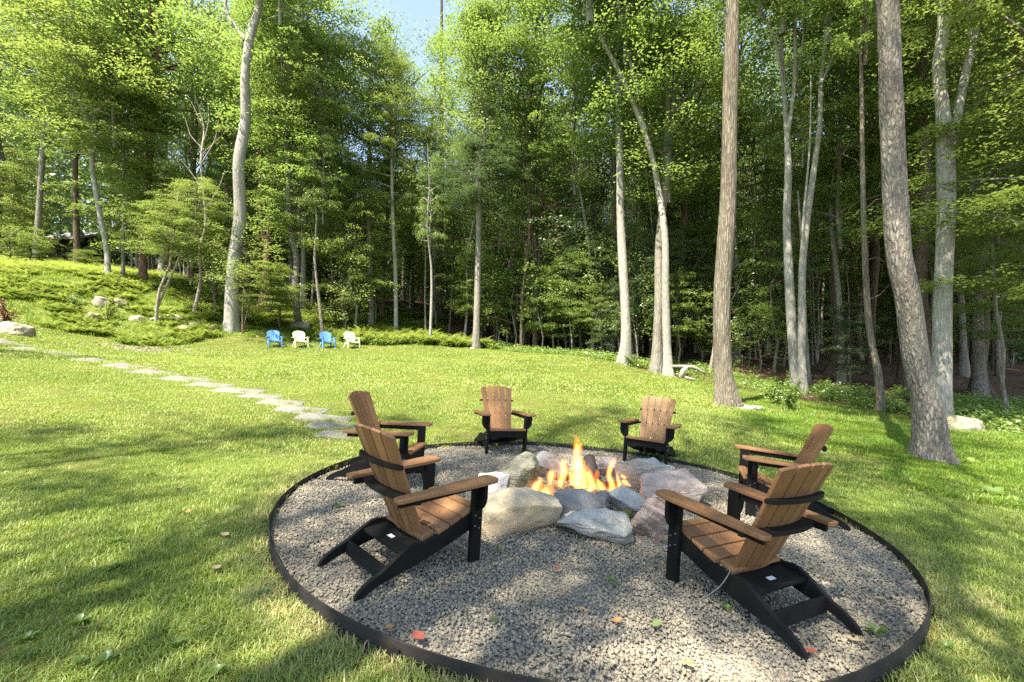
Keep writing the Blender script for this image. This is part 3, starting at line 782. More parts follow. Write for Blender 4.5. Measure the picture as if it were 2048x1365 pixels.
def crown_mesh(seed, kind):
    r = np.random.default_rng(seed); R_ = random.Random(seed)
    spec = dict(tall=(14, 3.3, 46, 84, .132), layer=(9, 3.7, 30, 135, .11), open=(11, 3.8, 36, 76, .125), sap=(4.2, 1.5, 16, 64, .085), hem=(12, 2.6, 60, 80, .088), big=(13, 5.0, 44, 80, .155), dapple=(10, 3.6, 17, 70, .15))[kind]
    H, R, nl, lp, leaf = spec
    tubes = []; cs = []; outs = []; rs = []; tl = []
    lead = [(0, 0, -.3)]; 
    for k in range(1, 6): lead.append((r.normal(0, .12) * k * .4, r.normal(0, .12) * k * .4, H * k / 5 * .97))
    tubes.append(tube(lead, [H * .0105, H * .0095, H * .008, H * .006, H * .0035, .008], 6, 1.0))
    L = np.array(lead)
    for i in range(nl):
        t = (i + r.uniform(0, 1)) / nl
        if kind == 'hem': prof = (1 - t) ** .8 + .08
        elif kind == 'layer': prof = (.55 + .9 * t) if t < .5 else (1.0 - .75 * (t - .5) / .5)
        elif kind == 'sap': prof = .6 + .6 * math.sin(math.pi * (.2 + .7 * t))  - .35 * t
        else: prof = (.45 + 1.1 * t) if t < .5 else max(.2, 1.0 - 1.35 * (t - .5) ** 1.4 / .5)
        z = H * (.02 + .93 * t); az = i * 2.399 + r.uniform(-.5, .5); ln = R * prof * r.uniform(.65, 1.1)
        el = {'tall': .55, 'open': .5, 'layer': .12, 'sap': .3, 'hem': -.12, 'big': .45, 'dapple': .4}[kind] + r.uniform(-.2, .25) + (.35 * t if kind != 'hem' else 0)
        o = np.array([math.cos(az), math.sin(az), 0]); ax = np.array([np.interp(z, L[:, 2], L[:, 0]), np.interp(z, L[:, 2], L[:, 1]), z])
        e1 = ax + o * ln * .5 + np.array([0, 0, ln * .5 * math.tan(el)]); e2 = ax + o * ln + np.array([0, 0, ln * math.tan(el) * (.8 if kind != 'layer' else .55)])
        tubes.append(tube([ax, e1, e2], [.02 * ln + .014, .012 * ln + .008, .006], 5, 1.2))
        ns = max(2, int(ln / {'sap': .4, 'dapple': .9}.get(kind, .62)))
        for k in range(ns + 1):
            s = .3 + .72 * k / ns; b = ax + (e1 - ax) * min(1, s * 2) if s < .5 else e1 + (e2 - e1) * (s - .5) * 2
            for _ in range(2 if kind in ('tall', 'big', 'layer') else 1):
                side = np.array([-o[1], o[0], 0]) * r.normal(0, .34) * ln
                cs.append(b + side + np.array([0, 0, r.normal(0, .16 if kind == 'layer' else .35)])); outs.append(az + r.normal(0, .6))
                rs.append((r.uniform(.4, .95) if kind != 'dapple' else r.uniform(.5, .95)) * (1 if kind != 'sap' else .5)); tl.append(r.normal(-.12, .2))
    cs = np.array(cs); rs = np.array(rs); outs = np.array(outs); tl = np.array(tl); n = len(cs)
    m = lp
    q = np.sqrt(r.uniform(0, 1, (n, m))) * rs[:, None]; a = r.uniform(0, 2 * np.pi, (n, m))
    flat = {'layer': .13, 'hem': .16}  .get(kind, .5)
    px_ = q * np.cos(a) * 1.3; py_ = q * np.sin(a) * .85; pz = r.normal(0, 1, (n, m)) * rs[:, None] * flat - .35 * q * q / np.maximum(rs[:, None], .1) + px_ * tl[:, None]
    c, s = np.cos(outs)[:, None], np.sin(outs)[:, None]
    P = np.stack([cs[:, 0, None] + px_ * c - py_ * s, cs[:, 1, None] + px_ * s + py_ * c, cs[:, 2, None] + pz], -1).reshape(-1, 3)
    # leave irregular gaps
    g = np.sin(P[:, 0] * 1.5 + seed + .8 * np.sin(P[:, 2] * 1.1)) * np.sin(P[:, 1] * 1.6 + .7 * seed) + np.sin(P[:, 2] * (2.4 if kind == 'layer' else 1.7) + 2.1 * seed + .9 * np.sin(P[:, 0] * .9))
    g = g + .6 * np.sin(P[:, 0] * 4.1 + P[:, 1] * 2.3) * np.sin(P[:, 2] * 4.6 - P[:, 1] * 1.7)
    keep = g > r.normal({'sap': -1.2, 'dapple': -.9, 'layer': -.42, 'hem': -.5}.get(kind, -.18), .18, len(P))
    P = P[keep]
    LV = leaf_quads(P, r, leaf, .85 if kind != 'layer' else .55)
    TV, TF = join_tubes(tubes)
    V = np.concatenate([LV, TV]); Fq = np.concatenate([np.arange(len(LV)).reshape(-1, 4), TF + len(LV)])
    midx = np.r_[np.zeros(len(LV) // 4, int), np.ones(len(TF), int)]
    return mesh_np('crown_' + kind, V, Fq, [LEAF['mid'], BARK['grey']], False, midx), H, R

CROWN = {k: [crown_mesh(s, k) for s in seeds] for k, seeds in dict(tall=(1, 2, 3), layer=(11, 12, 13), open=(21, 22), dapple=(61, 62, 63), sap=(31, 32, 33), hem=(41, 42), big=(51, 52)).items()}

def add_crown(parent, loc, kind, v, w, h, leafm, barkm, rz):
    """w: radius in metres, h: height in metres; loc: crown base relative to the tree's root"""
    me, H, R = CROWN[kind][v % len(CROWN[kind])]
    o = obj('crown', me, parent, loc)
    o.scale = (w / R, w / R, h / H); o.rotation_euler = (0, 0, rz)
    for i, m in ((0, LEAF[leafm]), (1, BARK[barkm])):
        o.material_slots[i].link = 'OBJECT'; o.material_slots[i].material = m
    return o

def hero(name, label, Y, path, bark, crowns=(), limbs=(), flare=.35, sides=14, rough=0, group=None, step=.5, seed=1, lobes=5):
    """path: (px, py, width px) from base upwards at distance Y; crowns: (px, py base, py top, width px, kind, leaf)"""
    base = W(path[0][0], path[0][1], Y)
    zg = gz(base.x, Y)
    root = empty(name, (base.x, Y, zg), label, 'tree', group)
    P = [W(a, b, Y) - Vector((base.x, Y, zg)) for a, b, w in path]; R = [w / 2 / F_PX * Y / math.hypot(1, (a - 1024) / F_PX) for a, b, w in path]
    P[0].z = 0.0
    P.insert(0, P[0] + Vector((0, 0, -.35))); R.insert(0, R[0] * 1.02)
    rd = random.Random(seed)
    for i in range(2, len(P)): P[i].y += rd.uniform(-.02, .02) * Y * .5
    V, Fq = tube(P, R, sides, step, flare, rough, seed, lobes)
    obj('trunk', mesh_np('trunk', V, Fq, [BARK[bark]], True), root)
    for lb in limbs:
        pl = []; rl = []
        for q in lb:
            a, b, w = q[:3]; dy = q[3] if len(q) > 3 else 0
            pl.append(W(a, b, Y) - Vector((base.x, Y, zg)) + Vector((0, dy, 0))); rl.append(w / 2 / F_PX * Y / math.hypot(1, (a - 1024) / F_PX))
        # joins the trunk where the trunk stands at that height
        zt = pl[0].z; k = min(range(1, len(P) - 1), key=lambda i: 0 if P[i].z <= zt <= P[i + 1].z else abs(P[i].z - zt))
        tt = (zt - P[k].z) / max(.01, P[k + 1].z - P[k].z); tt = min(1, max(0, tt)); pl[0].y = P[k].y + (P[k + 1].y - P[k].y) * tt
        V, Fq = tube(pl, rl, max(6, sides - 4), .5, 0, 0, seed)
        obj('limb', mesh_np('limb', V, Fq, [BARK[bark]], True), root)
    for i, (a, b0, b1, wpx, kind, lf) in enumerate(crowns):
        p = W(a, b0, Y) - Vector((base.x, Y, zg)); h = (b0 - b1) / F_PX * Y
        add_crown(root, p, kind, seed + i, wpx / 2 / F_PX * Y, h, lf, bark, rd.uniform(0, 6))
    return root

hero('tree', 'huge leaning tree with mottled flaking bark near the gravel circle', 7.75, [(1866, 908, 72), (1848, 800, 64), (1833, 720, 60), (1815, 600, 56), (1799, 500, 54), (1789, 330, 51), (1773, 160, 49), (1766, 0, 46), (1754, -250, 42), (1730, -900, 26)], 'mottled',
     [(1742, -380, -1500, 760, 'big', 'mid')], [], .5, 72, .12, None, .07, 3, 4)
hero('tree', 'huge pale upright trunk forking high behind the brown boulder', 12.5, [(1884, 850, 46), (1886, 760, 42), (1890, 600, 41), (1897, 420, 40), (1898, 300, 40), (1890, 220, 31), (1885, 130, 28), (1880, 20, 25), (1868, -200, 20)], 'pale',
     [(1870, -60, -800, 420, 'big', 'mid'), (1940, 60, -300, 330, 'layer', 'bright')], [((1902, 320, 27), (1914, 230, 22), (1935, 130, 18), (1965, 0, 16), (1990, -140, 10))], .3, 44, .05, None, .12, 5)
hero('tree', 'tall straight brown trunk standing alone on the lawn', 12.5, [(1454, 812, 42), (1448, 740, 37), (1447, 600, 36), (1455, 420, 33), (1458, 211, 31), (1461, 0, 26), (1462, -150, 23), (1465, -500, 16)], 'tan',
     [(1462, -130, -900, 420, 'big', 'mid')], [], .4, 44, .09, None, .12, 6)
hero('tree', 'big grey trunk near the blue plastic chair, with a dead side branch', 23, [(464, 666, 31), (468.5, 545, 27), (475, 430, 26), (482, 330, 24.5), (488.5, 240, 21.5), (495, 155, 19), (504.5, 70, 17), (515, -10, 15), (535, -200, 11)], 'pale',
     [(518, -20, -420, 300, 'tall', 'mid'), (560, 40, -250, 240, 'layer', 'bright')], [((495, 85, 12), (475, 60, 10), (455, 30, 8), (450, 10, 6), (462, -30, 3))], .22, 30, .03, None, .2, 8)
hero('tree', 'slender pale smooth trunk curving over the fern bank', 25, [(216, 556, 14), (214, 500, 12), (200, 420, 12), (190, 330, 11), (182, 260, 10), (165, 200, 9), (140, 110, 7), (122, 20, 6)], 'pale',
     [(185, 330, 20, 330, 'layer', 'bright'), (150, 190, -160, 330, 'layer', 'bright'), (230, 290, 90, 250, 'layer', 'bright')], [], .25, 14, 0, None, .5, 9)
hero('tree', 'grey straight trunk rising bare behind the low fern bushes', 33, [(72, 520, 16), (78, 400, 14), (90, 260, 12), (97, 180, 10), (105, 60, 8)], 'grey', [(100, 260, -120, 330, 'tall', 'mid')], [], .3, 12, 0, None, .6, 10)
hero('tree', 'dark upright trunk in front of the grey-roofed house', 35, [(155, 532, 16), (153, 440, 14), (150, 330, 12), (150, 200, 9), (148, 60, 6)], 'brown', [(150, 300, -60, 360, 'tall', 'dark')], [], .3, 12, 0, None, .6, 11)
hero('tree', 'thin straight young stem beside the curving pale trunk', 26, [(246, 556, 9), (247, 480, 7), (245, 380, 6), (247, 250, 4)], 'grey', [(246, 400, 160, 160, 'layer', 'mid')], [], .3, 8, 0, None, .6, 12)
hero('tree', 'brown-footed trunk among bank ferns with bright low boughs', 27, [(288, 568, 19), (289, 520, 16), (292, 400, 15), (300, 250, 14), (312, 120, 12), (325, 50, 9), (335, -60, 6)], 'red',
     [(300, 280, -40, 330, 'tall', 'mid'), (330, 520, 330, 250, 'layer', 'bright')], [], .4, 16, 0, None, .5, 13)
hero('tree', 'small twin-stemmed tree spreading thin pale stems over stones', 22.5, [(312, 630, 8), (325, 580, 6), (337, 530, 5), (345, 470, 4), (352, 380, 3)], 'dead',
     [(340, 520, 400, 170, 'layer', 'bright'), (390, 470, 350, 140, 'layer', 'bright')], [((314, 622, 7), (332, 575, 5), (352, 530, 4), (370, 480, 3), (385, 420, 2))], .3, 8, 0, None, .5, 14)
hero('tree', 'thin leaning pale stem with bare dead twigs at the top', 24.5, [(388, 606, 9), (396, 560, 8), (406, 500, 7), (409, 440, 6), (406, 330, 5), (402, 250, 4), (395, 195, 2)], 'dead', [],
     [((408, 300, 3), (380, 270, 2), (370, 235, 1.2)), ((407, 330, 3), (430, 280, 2), (437, 240, 1.2)), ((406, 280, 3), (418, 240, 2), (415, 200, 1)), ((408, 380, 3), (378, 340, 2), (362, 320, 1.2)), ((403, 255, 2), (388, 215, 1.4), (375, 190, 1)), ((408, 420, 3), (436, 380, 2), (450, 340, 1.2)), ((405, 310, 2), (450, 265, 1.3), (455, 240, 1))], .2, 8, 0, None, .5, 15)
hero('sapling', 'forked thin sapling with bright leaves beside the big grey trunk', 22.8, [(486, 672, 6), (487, 620, 4), (490, 560, 4), (495, 500, 3)], 'brown', [(492, 590, 470, 150, 'sap', 'bright'), (540, 620, 520, 150, 'layer', 'bright')], [((486, 662, 4), (496, 620, 3), (500, 580, 2))], .2, 8, 0, None, .5, 16)
hero('tree', 'reddish trunk splitting in two behind the blue chair', 28, [(527, 640, 26), (528, 600, 19), (530, 540, 17), (528, 490, 11), (522, 420, 9), (520, 300, 8), (522, 150, 6)], 'red', [(522, 350, -20, 260, 'tall', 'mid')], [((531, 525, 12), (537, 480, 10), (540, 400, 9), (538, 280, 7), (542, 120, 5))], .45, 14, 0, None, .5, 17)
hero('tree', 'dark crooked mottled trunk rising behind the grey slab stone', 26, [(598, 646, 16), (592, 580, 13), (592, 520, 13), (583, 460, 12), (580, 400, 11), (575, 280, 10), (568, 180, 8), (562, 60, 6)], 'mottled', [(575, 330, 20, 300, 'layer', 'mid'), (600, 480, 260, 260, 'layer', 'mid'), (640, 300, 60, 260, 'layer', 'bright')], [], .3, 14, 0, None, .4, 18)
hero('tree', 'pale middle-sized trunk half hidden in boughs behind the crooked one', 30, [(606, 610, 12), (606, 500, 11), (607, 400, 10), (612, 280, 9), (618, 120, 6)], 'pale', [(615, 260, -60, 280, 'tall', 'mid')], [], .3, 12, 0, None, .6, 19)
hero('tree', 'mossy grey trunk at the edge of the fern bushes', 28, [(742, 655, 12), (740, 600, 10), (738, 500, 9), (735, 380, 8), (738, 200, 6)], 'grey', [(738, 420, 60, 240, 'layer', 'mid')], [], .3, 12, 0, None, .6, 20)
hero('tree', 'brown leaning trunk just behind the mossy grey one', 31, [(764, 640, 11), (768, 560, 9), (774, 450, 8), (778, 300, 7), (780, 150, 5)], 'brown', [(776, 420, 40, 200, 'tall', 'mid')], [], .3, 10, 0, None, .6, 21)
hero('tree', 'thin pale pole-like trunk behind the last lime chair', 27, [(792, 665, 9), (789, 560, 8), (788, 450, 7), (786, 330, 6), (784, 180, 4)], 'pale', [(786, 440, 160, 200, 'layer', 'bright'), (785, 300, 110, 170, 'layer', 'bright')], [], .3, 10, 0, None, .6, 22)
hero('tree', 'thin sunlit pale trunk deep among hemlock boughs', 34, [(866, 632, 8), (867, 540, 7), (868, 420, 6), (870, 250, 5)], 'dead', [(868, 520, 120, 190, 'hem', 'mid')], [], .3, 10, 0, None, .6, 23)
hero('tree', 'tall brown conifer trunk with airy top against the sky', 35, [(879, 645, 13), (880, 540, 11), (882, 400, 10), (884, 250, 9), (882, 120, 7), (884, 0, 5)], 'brown', [(882, 330, 30, 170, 'hem', 'mid')], [], .3, 12, 0, None, .6, 24)
hero('tree', 'grey sunlit trunk with a kink high up at the lawn edge', 25.2, [(952, 699, 17), (953, 660, 14), (955, 560, 12.5), (957, 450, 11.5), (958, 360, 10.5), (962, 300, 10), (978, 255, 9), (968, 200, 7), (966, 120, 6), (972, 0, 4)], 'grey',
     [(955, 420, 280, 230, 'layer', 'cool'), (968, 300, 20, 220, 'tall', 'mid'), (1000, 180, -120, 260, 'layer', 'mid')], [((976, 262, 6), (992, 235, 5), (1005, 170, 4), (1015, 60, 3))], .4, 16, 0, None, .4, 25)
hero('tree', 'slim light stem bending sideways above the litter-covered slope', 26, [(1186, 714, 9), (1186, 640, 7), (1182, 560, 6.5), (1175, 480, 6), (1160, 380, 5), (1148, 310, 4), (1140, 200, 3)], 'grey', [(1150, 380, 60, 280, 'layer', 'mid'), (1190, 600, 470, 190, 'layer', 'cool')], [], .3, 10, 0, None, .5, 26)
hero('tree', 'shaded grey trunk close behind the pale tapering one', 27, [(1222, 712, 15), (1226, 640, 13), (1229, 540, 12), (1229, 400, 11), (1230, 250, 8)], 'grey', [(1228, 400, -20, 260, 'tall', 'dark')], [], .35, 14, 0, None, .5, 27)
hero('tree', 'pale tapering trunk at the bend of the lawn edge', 21, [(1248, 729, 27), (1250, 680, 21), (1248, 600, 19), (1241.5, 440, 16), (1238, 320, 13.5), (1236, 200, 12), (1234, 80, 9), (1235, -60, 6)], 'pale', [(1238, 300, -80, 320, 'tall', 'mid'), (1235, 60, -350, 330, 'tall', 'mid')], [], .3, 20, .02, None, .25, 28)
hero('tree', 'shaded trunk of the close pair by the fallen dead wood', 20.3, [(1312, 747, 27), (1315, 690, 22), (1317, 600, 18), (1320, 480, 15), (1330, 380, 12), (1342, 280, 9), (1350, 150, 6)], 'grey', [(1335, 400, 60, 300, 'tall', 'mid')], [], .25, 18, .02, None, .3, 29)
hero('tree', 'sunlit trunk of the close pair, leaning away and forked high', 19.8, [(1337, 751, 22), (1334, 690, 17), (1330, 590, 16), (1327, 480, 14), (1318, 380, 12), (1298, 300, 11), (1270, 220, 10), (1240, 150, 9), (1195, 60, 8), (1150, -40, 6)], 'pale',
     [(1180, 40, -300, 360, 'tall', 'mid'), (1250, 120, -220, 330, 'layer', 'mid')], [((1296, 295, 9), (1280, 220, 8), (1262, 130, 7), (1245, 60, 6), (1230, -60, 4))], .3, 18, .02, None, .3, 30)
hero('tree', 'pale trunk half hidden behind the straight brown one', 24, [(1472, 724, 17), (1470, 660, 13), (1468, 560, 11), (1466, 420, 9), (1466, 250, 7)], 'pale', [(1466, 300, -120, 260, 'tall', 'mid')], [], .35, 14, 0, None, .4, 31)
hero('tree', 'thin bleached dead stem leaning beside the straight brown trunk', 21, [(1420, 742, 8), (1424, 700, 6), (1430, 650, 5), (1438, 580, 4), (1450, 480, 2)], 'dead', [], [], .2, 8, 0, None, .5, 32)
hero('tree', 'white straight stem of the cluster behind the leafy bush', 17.3, [(1592, 775, 24), (1587, 700, 21), (1582, 600, 20), (1577, 450, 17), (1574, 350, 15), (1576, 280, 12), (1572, 170, 10), (1566, 60, 8), (1560, -80, 6)], 'pale',
     [(1565, 60, -420, 360, 'tall', 'mid'), (1520, 30, -260, 300, 'layer', 'mid')], [((1575, 280, 10), (1588, 180, 9), (1590, 60, 8), (1582, -80, 6)), ((1572, 180, 7), (1550, 80, 5), (1520, 20, 4), (1495, -60, 3)), ((1588, 190, 6), (1605, 90, 5), (1612, -40, 4))], .2, 18, .02, None, .3, 33)
hero('tree', 'pale stem bowing outward from the cluster behind the leafy bush', 16.8, [(1607, 788, 20), (1604, 720, 17), (1605, 620, 16), (1610, 520, 16), (1620, 430, 14), (1632, 340, 13), (1638, 250, 11), (1648, 150, 9), (1660, 20, 7), (1668, -100, 5)], 'pale',
     [(1655, 80, -380, 330, 'tall', 'mid')], [((1612, 515, 7), (1606, 450, 6), (1612, 380, 5), (1620, 280, 4), (1622, 150, 3)), ((1645, 170, 6), (1675, 90, 5), (1700, 20, 4))], .2, 18, .02, None, .3, 34)
hero('tree', 'slim grey stem at the back of the white-stemmed cluster', 18, [(1618, 775, 11), (1614, 700, 9), (1612, 620, 8), (1608, 520, 6), (1600, 380, 4)], 'grey', [(1605, 330, 120, 200, 'layer', 'mid')], [], .3, 10, 0, None, .5, 35)
hero('tree', 'slim leaning tan trunk with short broken side twigs', 14, [(1762, 824, 19), (1754, 750, 17), (1745, 650, 15), (1736, 500, 13), (1731, 350, 11), (1728, 220, 9), (1728, 60, 7), (1730, -100, 5)], 'tan',
     [(1730, 120, -250, 280, 'layer', 'mid')], [((1737, 520, 3), (1752, 515, 2), (1770, 525, 1)), ((1741, 600, 3), (1760, 590, 2), (1778, 570, 1)), ((1731, 340, 3), (1712, 320, 2), (1690, 312, 1)), ((1742, 640, 3), (1725, 630, 2), (1708, 634, 1)), ((1733, 420, 3), (1752, 400, 2), (1775, 395, 1))], .2, 14, 0, None, .3, 36)
hero('tree', 'thin bent grey stem at the dark wood edge past the brown boulder', 13.5, [(2018, 832, 12), (2008, 770, 10), (1999, 700, 9), (1995, 620, 8), (1992, 480, 6), (1998, 300, 5)], 'grey', [(1995, 480, 240, 260, 'layer', 'mid')], [], .35, 10, 0, None, .4, 37)
hero('tree', 'dark broad trunk with flared foot in deep shade', 20, [(1962, 795, 44), (1962, 740, 30), (1965, 640, 28), (1968, 450, 25), (1970, 250, 21), (1975, 0, 16)], 'brown', [(1972, 380, -250, 420, 'tall', 'dark')], [], .5, 18, .04, None, .3, 38)
hero('tree', 'dark crooked trunk in the shade behind the slim tan one', 22, [(1662, 765, 26), (1668, 700, 17), (1664, 600, 15), (1666, 450, 13), (1660, 250, 10)], 'brown', [(1662, 430, -60, 320, 'tall', 'dark')], [], .5, 14, .04, None, .3, 39)
hero('tree', 'dark trunk standing just behind the huge leaning tree', 17, [(1850, 800, 34), (1852, 700, 28), (1848, 560, 26), (1845, 400, 23), (1842, 200, 18)], 'brown', [(1845, 300, -240, 380, 'tall', 'mid')], [], .4, 16, .03, None, .3, 40)
hero('tree', 'dark double trunk on the litter-covered slope', 33, [(1052, 662, 20), (1054, 600, 17), (1056, 500, 15), (1058, 300, 11), (1060, 100, 7)], 'brown', [(1058, 420, -40, 320, 'tall', 'dark')], [((1066, 650, 11), (1068, 560, 9), (1072, 430, 7), (1075, 300, 5))], .4, 12, 0, None, .5, 41)
hero('tree', 'broken brown trunk leaning behind the pale-stemmed pair', 25, [(1356, 740, 13), (1358, 660, 11), (1362, 540, 10), (1372, 400, 8), (1376, 240, 6)], 'brown', [(1368, 480, 60, 280, 'tall', 'mid')], [], .3, 12, 0, None, .5, 42)
# boughs of trees standing just past the edge of the picture, reaching in on the east side
def tree_at(name, label, x, y, r0, H, bark, crowns, group=None, lean=(0, 0), seed=1, flare=.35):
    z = gz(x, y); root = empty(name, (x, y, z), label, 'tree', group)
    P = [(0, 0, -.4), (0, 0, 0), (lean[0] * .3, lean[1] * .3, H * .3), (lean[0] * .7, lean[1] * .7, H * .65), (lean[0], lean[1], H)]
    V, Fq = tube(P, [r0 * 1.05, r0, r0 * .8, r0 * .55, r0 * .2], 14, .5, flare, 0, seed)
    obj('trunk', mesh_np('trunk', V, Fq, [BARK[bark]], True), root)
    for i, (cx, cyy, cz, w, h, kind, lf) in enumerate(crowns): add_crown(root, (cx, cyy, cz), kind, seed + i, w, h, lf, bark, seed * 1.3 + i * 2)
    return root
tree_at('maple_tree', 'maple with fresh green boughs hanging in front of the huge pale trunk', 14.2, 11.6, .2, 15, 'grey', [(-.6, -.2, 3.2, 3.4, 5.5, 'layer', 'bright'), (-1.0, -.3, 7.2, 3.4, 6.5, 'layer', 'bright'), (.5, 0, 11, 3.4, 8, 'layer', 'mid')], None, (-.4, 0), 3)
tree_at('maple_tree', 'slender maple in shade beside the dark broad trunk', 17.6, 15.2, .16, 14, 'brown', [(0, 0, 2.5, 3.2, 6, 'layer', 'mid'), (0, 0, 7.5, 3.2, 8, 'tall', 'mid')], None, (.3, 0), 6)
# trees behind the camera and beside the lawn: their shade falls over the gravel circle
GS = 'shade trees standing behind the viewpoint'
SHADE = [((-10.5, -4.6), .2, [(-4.9, 2.9, 11, 1.9), (-6.6, 4.6, 12, 1.4), (-4.4, 5.6, 14, 1.6), (-3.0, 7.0, 15, 1.2)]),
         ((-6.6, -5.4), .24, [(-3.2, .9, 10, 2.2), (-2.4, 2.2, 12, 1.6), (-1.3, 4.2, 15, 1.9), (-.4, 6.0, 17, 2.1)]),
         ((-5.2, -3.0), .24, [(.2, 2.5, 13, 2.3), (.6, 3.7, 14, 1.9), (1.3, 4.9, 17, 2.4), (2.4, 6.6, 18, 2.2), (1.4, 8.8, 20, 1.6)]),
         ((-2.6, -6.4), .26, [(2.9, 1.2, 13, 2.2), (2.3, 2.8, 14, 1.9), (3.8, 4.0, 16, 2.0), (3.9, 5.9, 18, 1.8), (5.0, 9.4, 21, 1.8)]),
         ((-.4, -4.4), .24, [(5.7, 1.9, 14, 2.2), (6.3, 7.4, 19, 2.5), (8.8, 9.8, 21, 2.4), (6.8, 4.4, 17, 1.6)])]
for i, ((bx, by), r0, boughs) in enumerate(SHADE):
    cr = []
    for tx, ty, zc, w in boughs:                     # a bough zc metres up throws its shade on (tx, ty)
        k = zc / math.tan(SUN_EL); cr.append((tx - k * math.sin(SUN_AZ) - bx, ty - k * math.cos(SUN_AZ) - by, zc - 2.4, w, 5.0, 'dapple', 'mid'))
    root = tree_at('shade_tree', 'tall shade tree standing behind the viewpoint', bx, by, r0, 19, 'grey', cr, GS, (.2, .2), 60 + i)
    for cx, cyy, cz, w, h, kd, lf in cr:
        V, Fq = tube([(.05, .05, cz * .62), (cx * .55, cyy * .55, cz * .78), (cx, cyy, cz)], [.07, .05, .035], 6, .6)
        obj('limb', mesh_np('limb', V, Fq, [BARK['grey']], True), root)
tree_at('shade_tree', 'tree past the upper lawn shading the far stepping stones', -20.5, 5.0, .25, 15, 'grey', [(0, 0, 7, 3.6, 10, 'open', 'mid')], None, (.3, .3), 71)

# ---- the wood behind
def generic_trunk(seed, H, r0):
    r = random.Random(seed); P = [(0, 0, -.4), (0, 0, 0)]; R = [r0 * 1.05, r0]
    for k in range(1, 6): P.append((r.uniform(-.12, .12) * k, r.uniform(-.12, .12) * k, H * k / 5)); R.append(r0 * (1 - .16 * k))
    V, Fq = tube(P, R, 8, 1.2, .4, 0, seed)
    return mesh_np('trunk', V, Fq, [BARK['grey']], True)
TR = [generic_trunk(200 + i, 16, .17 + .03 * (i % 3)) for i in range(5)]
STR = [generic_trunk(220 + i, 3.5, .035) for i in range(3)]
taken = [(o.location.x, o.location.y) for o in bpy.data.objects if o.get('category') == 'tree']
def clear(x, y, d): return all((x - a) ** 2 + (y - b) ** 2 > d * d for a, b in taken)
rd = random.Random(99)
def forest_tree(x, y, label, group, lf, kind, hh, cb, w):
    bk = rd.choice(['grey', 'brown', 'brown', 'pale', 'mottled'])
    look = {'grey': 'grey-barked', 'brown': 'dark-barked', 'pale': 'pale-barked', 'mottled': 'mottled-barked'}[bk] + ' forest tree with ' + {'bright': 'yellow-green', 'mid': 'mid-green', 'dark': 'dark-green', 'cool': 'blue-green'}[lf] + {'tall': ' tall', 'layer': ' layered', 'hem': ' feathery', 'open': ' open'}[kind] + ' crown'
    root = empty('forest_tree', (x, y, gz(x, y)), look + ' ' + label, 'tree', group)
    t = obj('trunk', TR[rd.randrange(5)], root); s = rd.uniform(.8, 1.25); t.scale = (s, s, hh / 16 * .8); t.rotation_euler = (rd.uniform(-.04, .04), rd.uniform(-.05, .05), rd.uniform(0, 6))
    t.material_slots[0].link = 'OBJECT'; t.material_slots[0].material = BARK[bk]
    add_crown(root, (0, 0, cb), kind, rd.randrange(9), w, hh - cb, lf, bk, rd.uniform(0, 6))
n = 0; tries = 0
while n < 150 and tries < 6000:
    tries += 1
    y = math.sqrt(rd.uniform(27 ** 2, 62 ** 2)); x = rd.uniform(-1.2, 1.2) * y
    if is_lawn(np.array([x]), np.array([y]))[0] or not clear(x, y, 2.6 + .02 * y): continue
    if x < -12 and y < 30: continue
    if -1.1 < x / y < -.88 and y < 50: continue
    if x < -34 and 40 < y < 60 and x > -58: continue          # the house stands here
    if x > 4 and y < 24 + .2 * (x - 4): continue
    taken.append((x, y)); n += 1
    west = x < -.25 * y
    kind = rd.choices(['tall', 'layer', 'hem', 'open'], [5, 2.5, 1.6 if abs(x) < 20 else .4, 1])[0]
    lf = rd.choices(['bright', 'mid', 'dark', 'cool'], [3, 5, 1, .5] if west else [1.5, 6, 1.6, 1.2])[0]
    hh = rd.uniform(17, 26)
    if -.38 < x / y < -.12 and y > 29: hh = rd.uniform(9, 13)
    z = 'slope behind the plastic chairs' if west else ('shaded wood past the lawn' if x < .35 * y else 'dark wood past the huge leaning tree')
    forest_tree(x, y, 'in the ' + z, 'forest trees in the ' + z, lf, kind, hh, rd.uniform(1.5, 6.5), rd.uniform(2.8, 4.2))
# slim pole-like young trees along the front of the wood
n = 0; tries = 0
PTR = [generic_trunk(240 + i, 16, .085) for i in range(3)]
while n < 46 and tries < 5000:
    tries += 1
    y = rd.uniform(23, 37); x = rd.uniform(-.85, .75) * y
    if is_lawn(np.array([x]), np.array([y - .6]))[0] or not clear(x, y, 1.1) or (x < -12 and y < 26): continue
    taken.append((x, y)); n += 1
    bk = rd.choice(['grey', 'pale', 'pale', 'dead', 'brown']); lf = rd.choice(['mid', 'bright', 'mid', 'cool']); hh = rd.uniform(10, 17)
    root = empty('pole_tree', (x, y, gz(x, y)), 'slim %s pole-like young tree with %s tuft of leaves %s' % ({'grey': 'grey', 'pale': 'pale', 'dead': 'bleached', 'brown': 'dark'}[bk], {'mid': 'mid-green', 'bright': 'yellow-green', 'cool': 'blue-green'}[lf], 'on the fern slope' if x < -4 else 'at the wood edge'), 'tree', 'slim young trees along the wood edge')
    t = obj('trunk', PTR[n % 3], root); q = rd.uniform(.6, 1.15); t.scale = (q, q, hh / 16); t.rotation_euler = (rd.uniform(-.05, .05), rd.uniform(-.07, .07), rd.uniform(0, 6))
    t.material_slots[0].link = 'OBJECT'; t.material_slots[0].material = BARK[bk]
    add_crown(root, (0, 0, hh * rd.uniform(.4, .6)), 'layer', n, rd.uniform(1.2, 2.0), hh * .5, lf, bk, rd.uniform(0, 6))
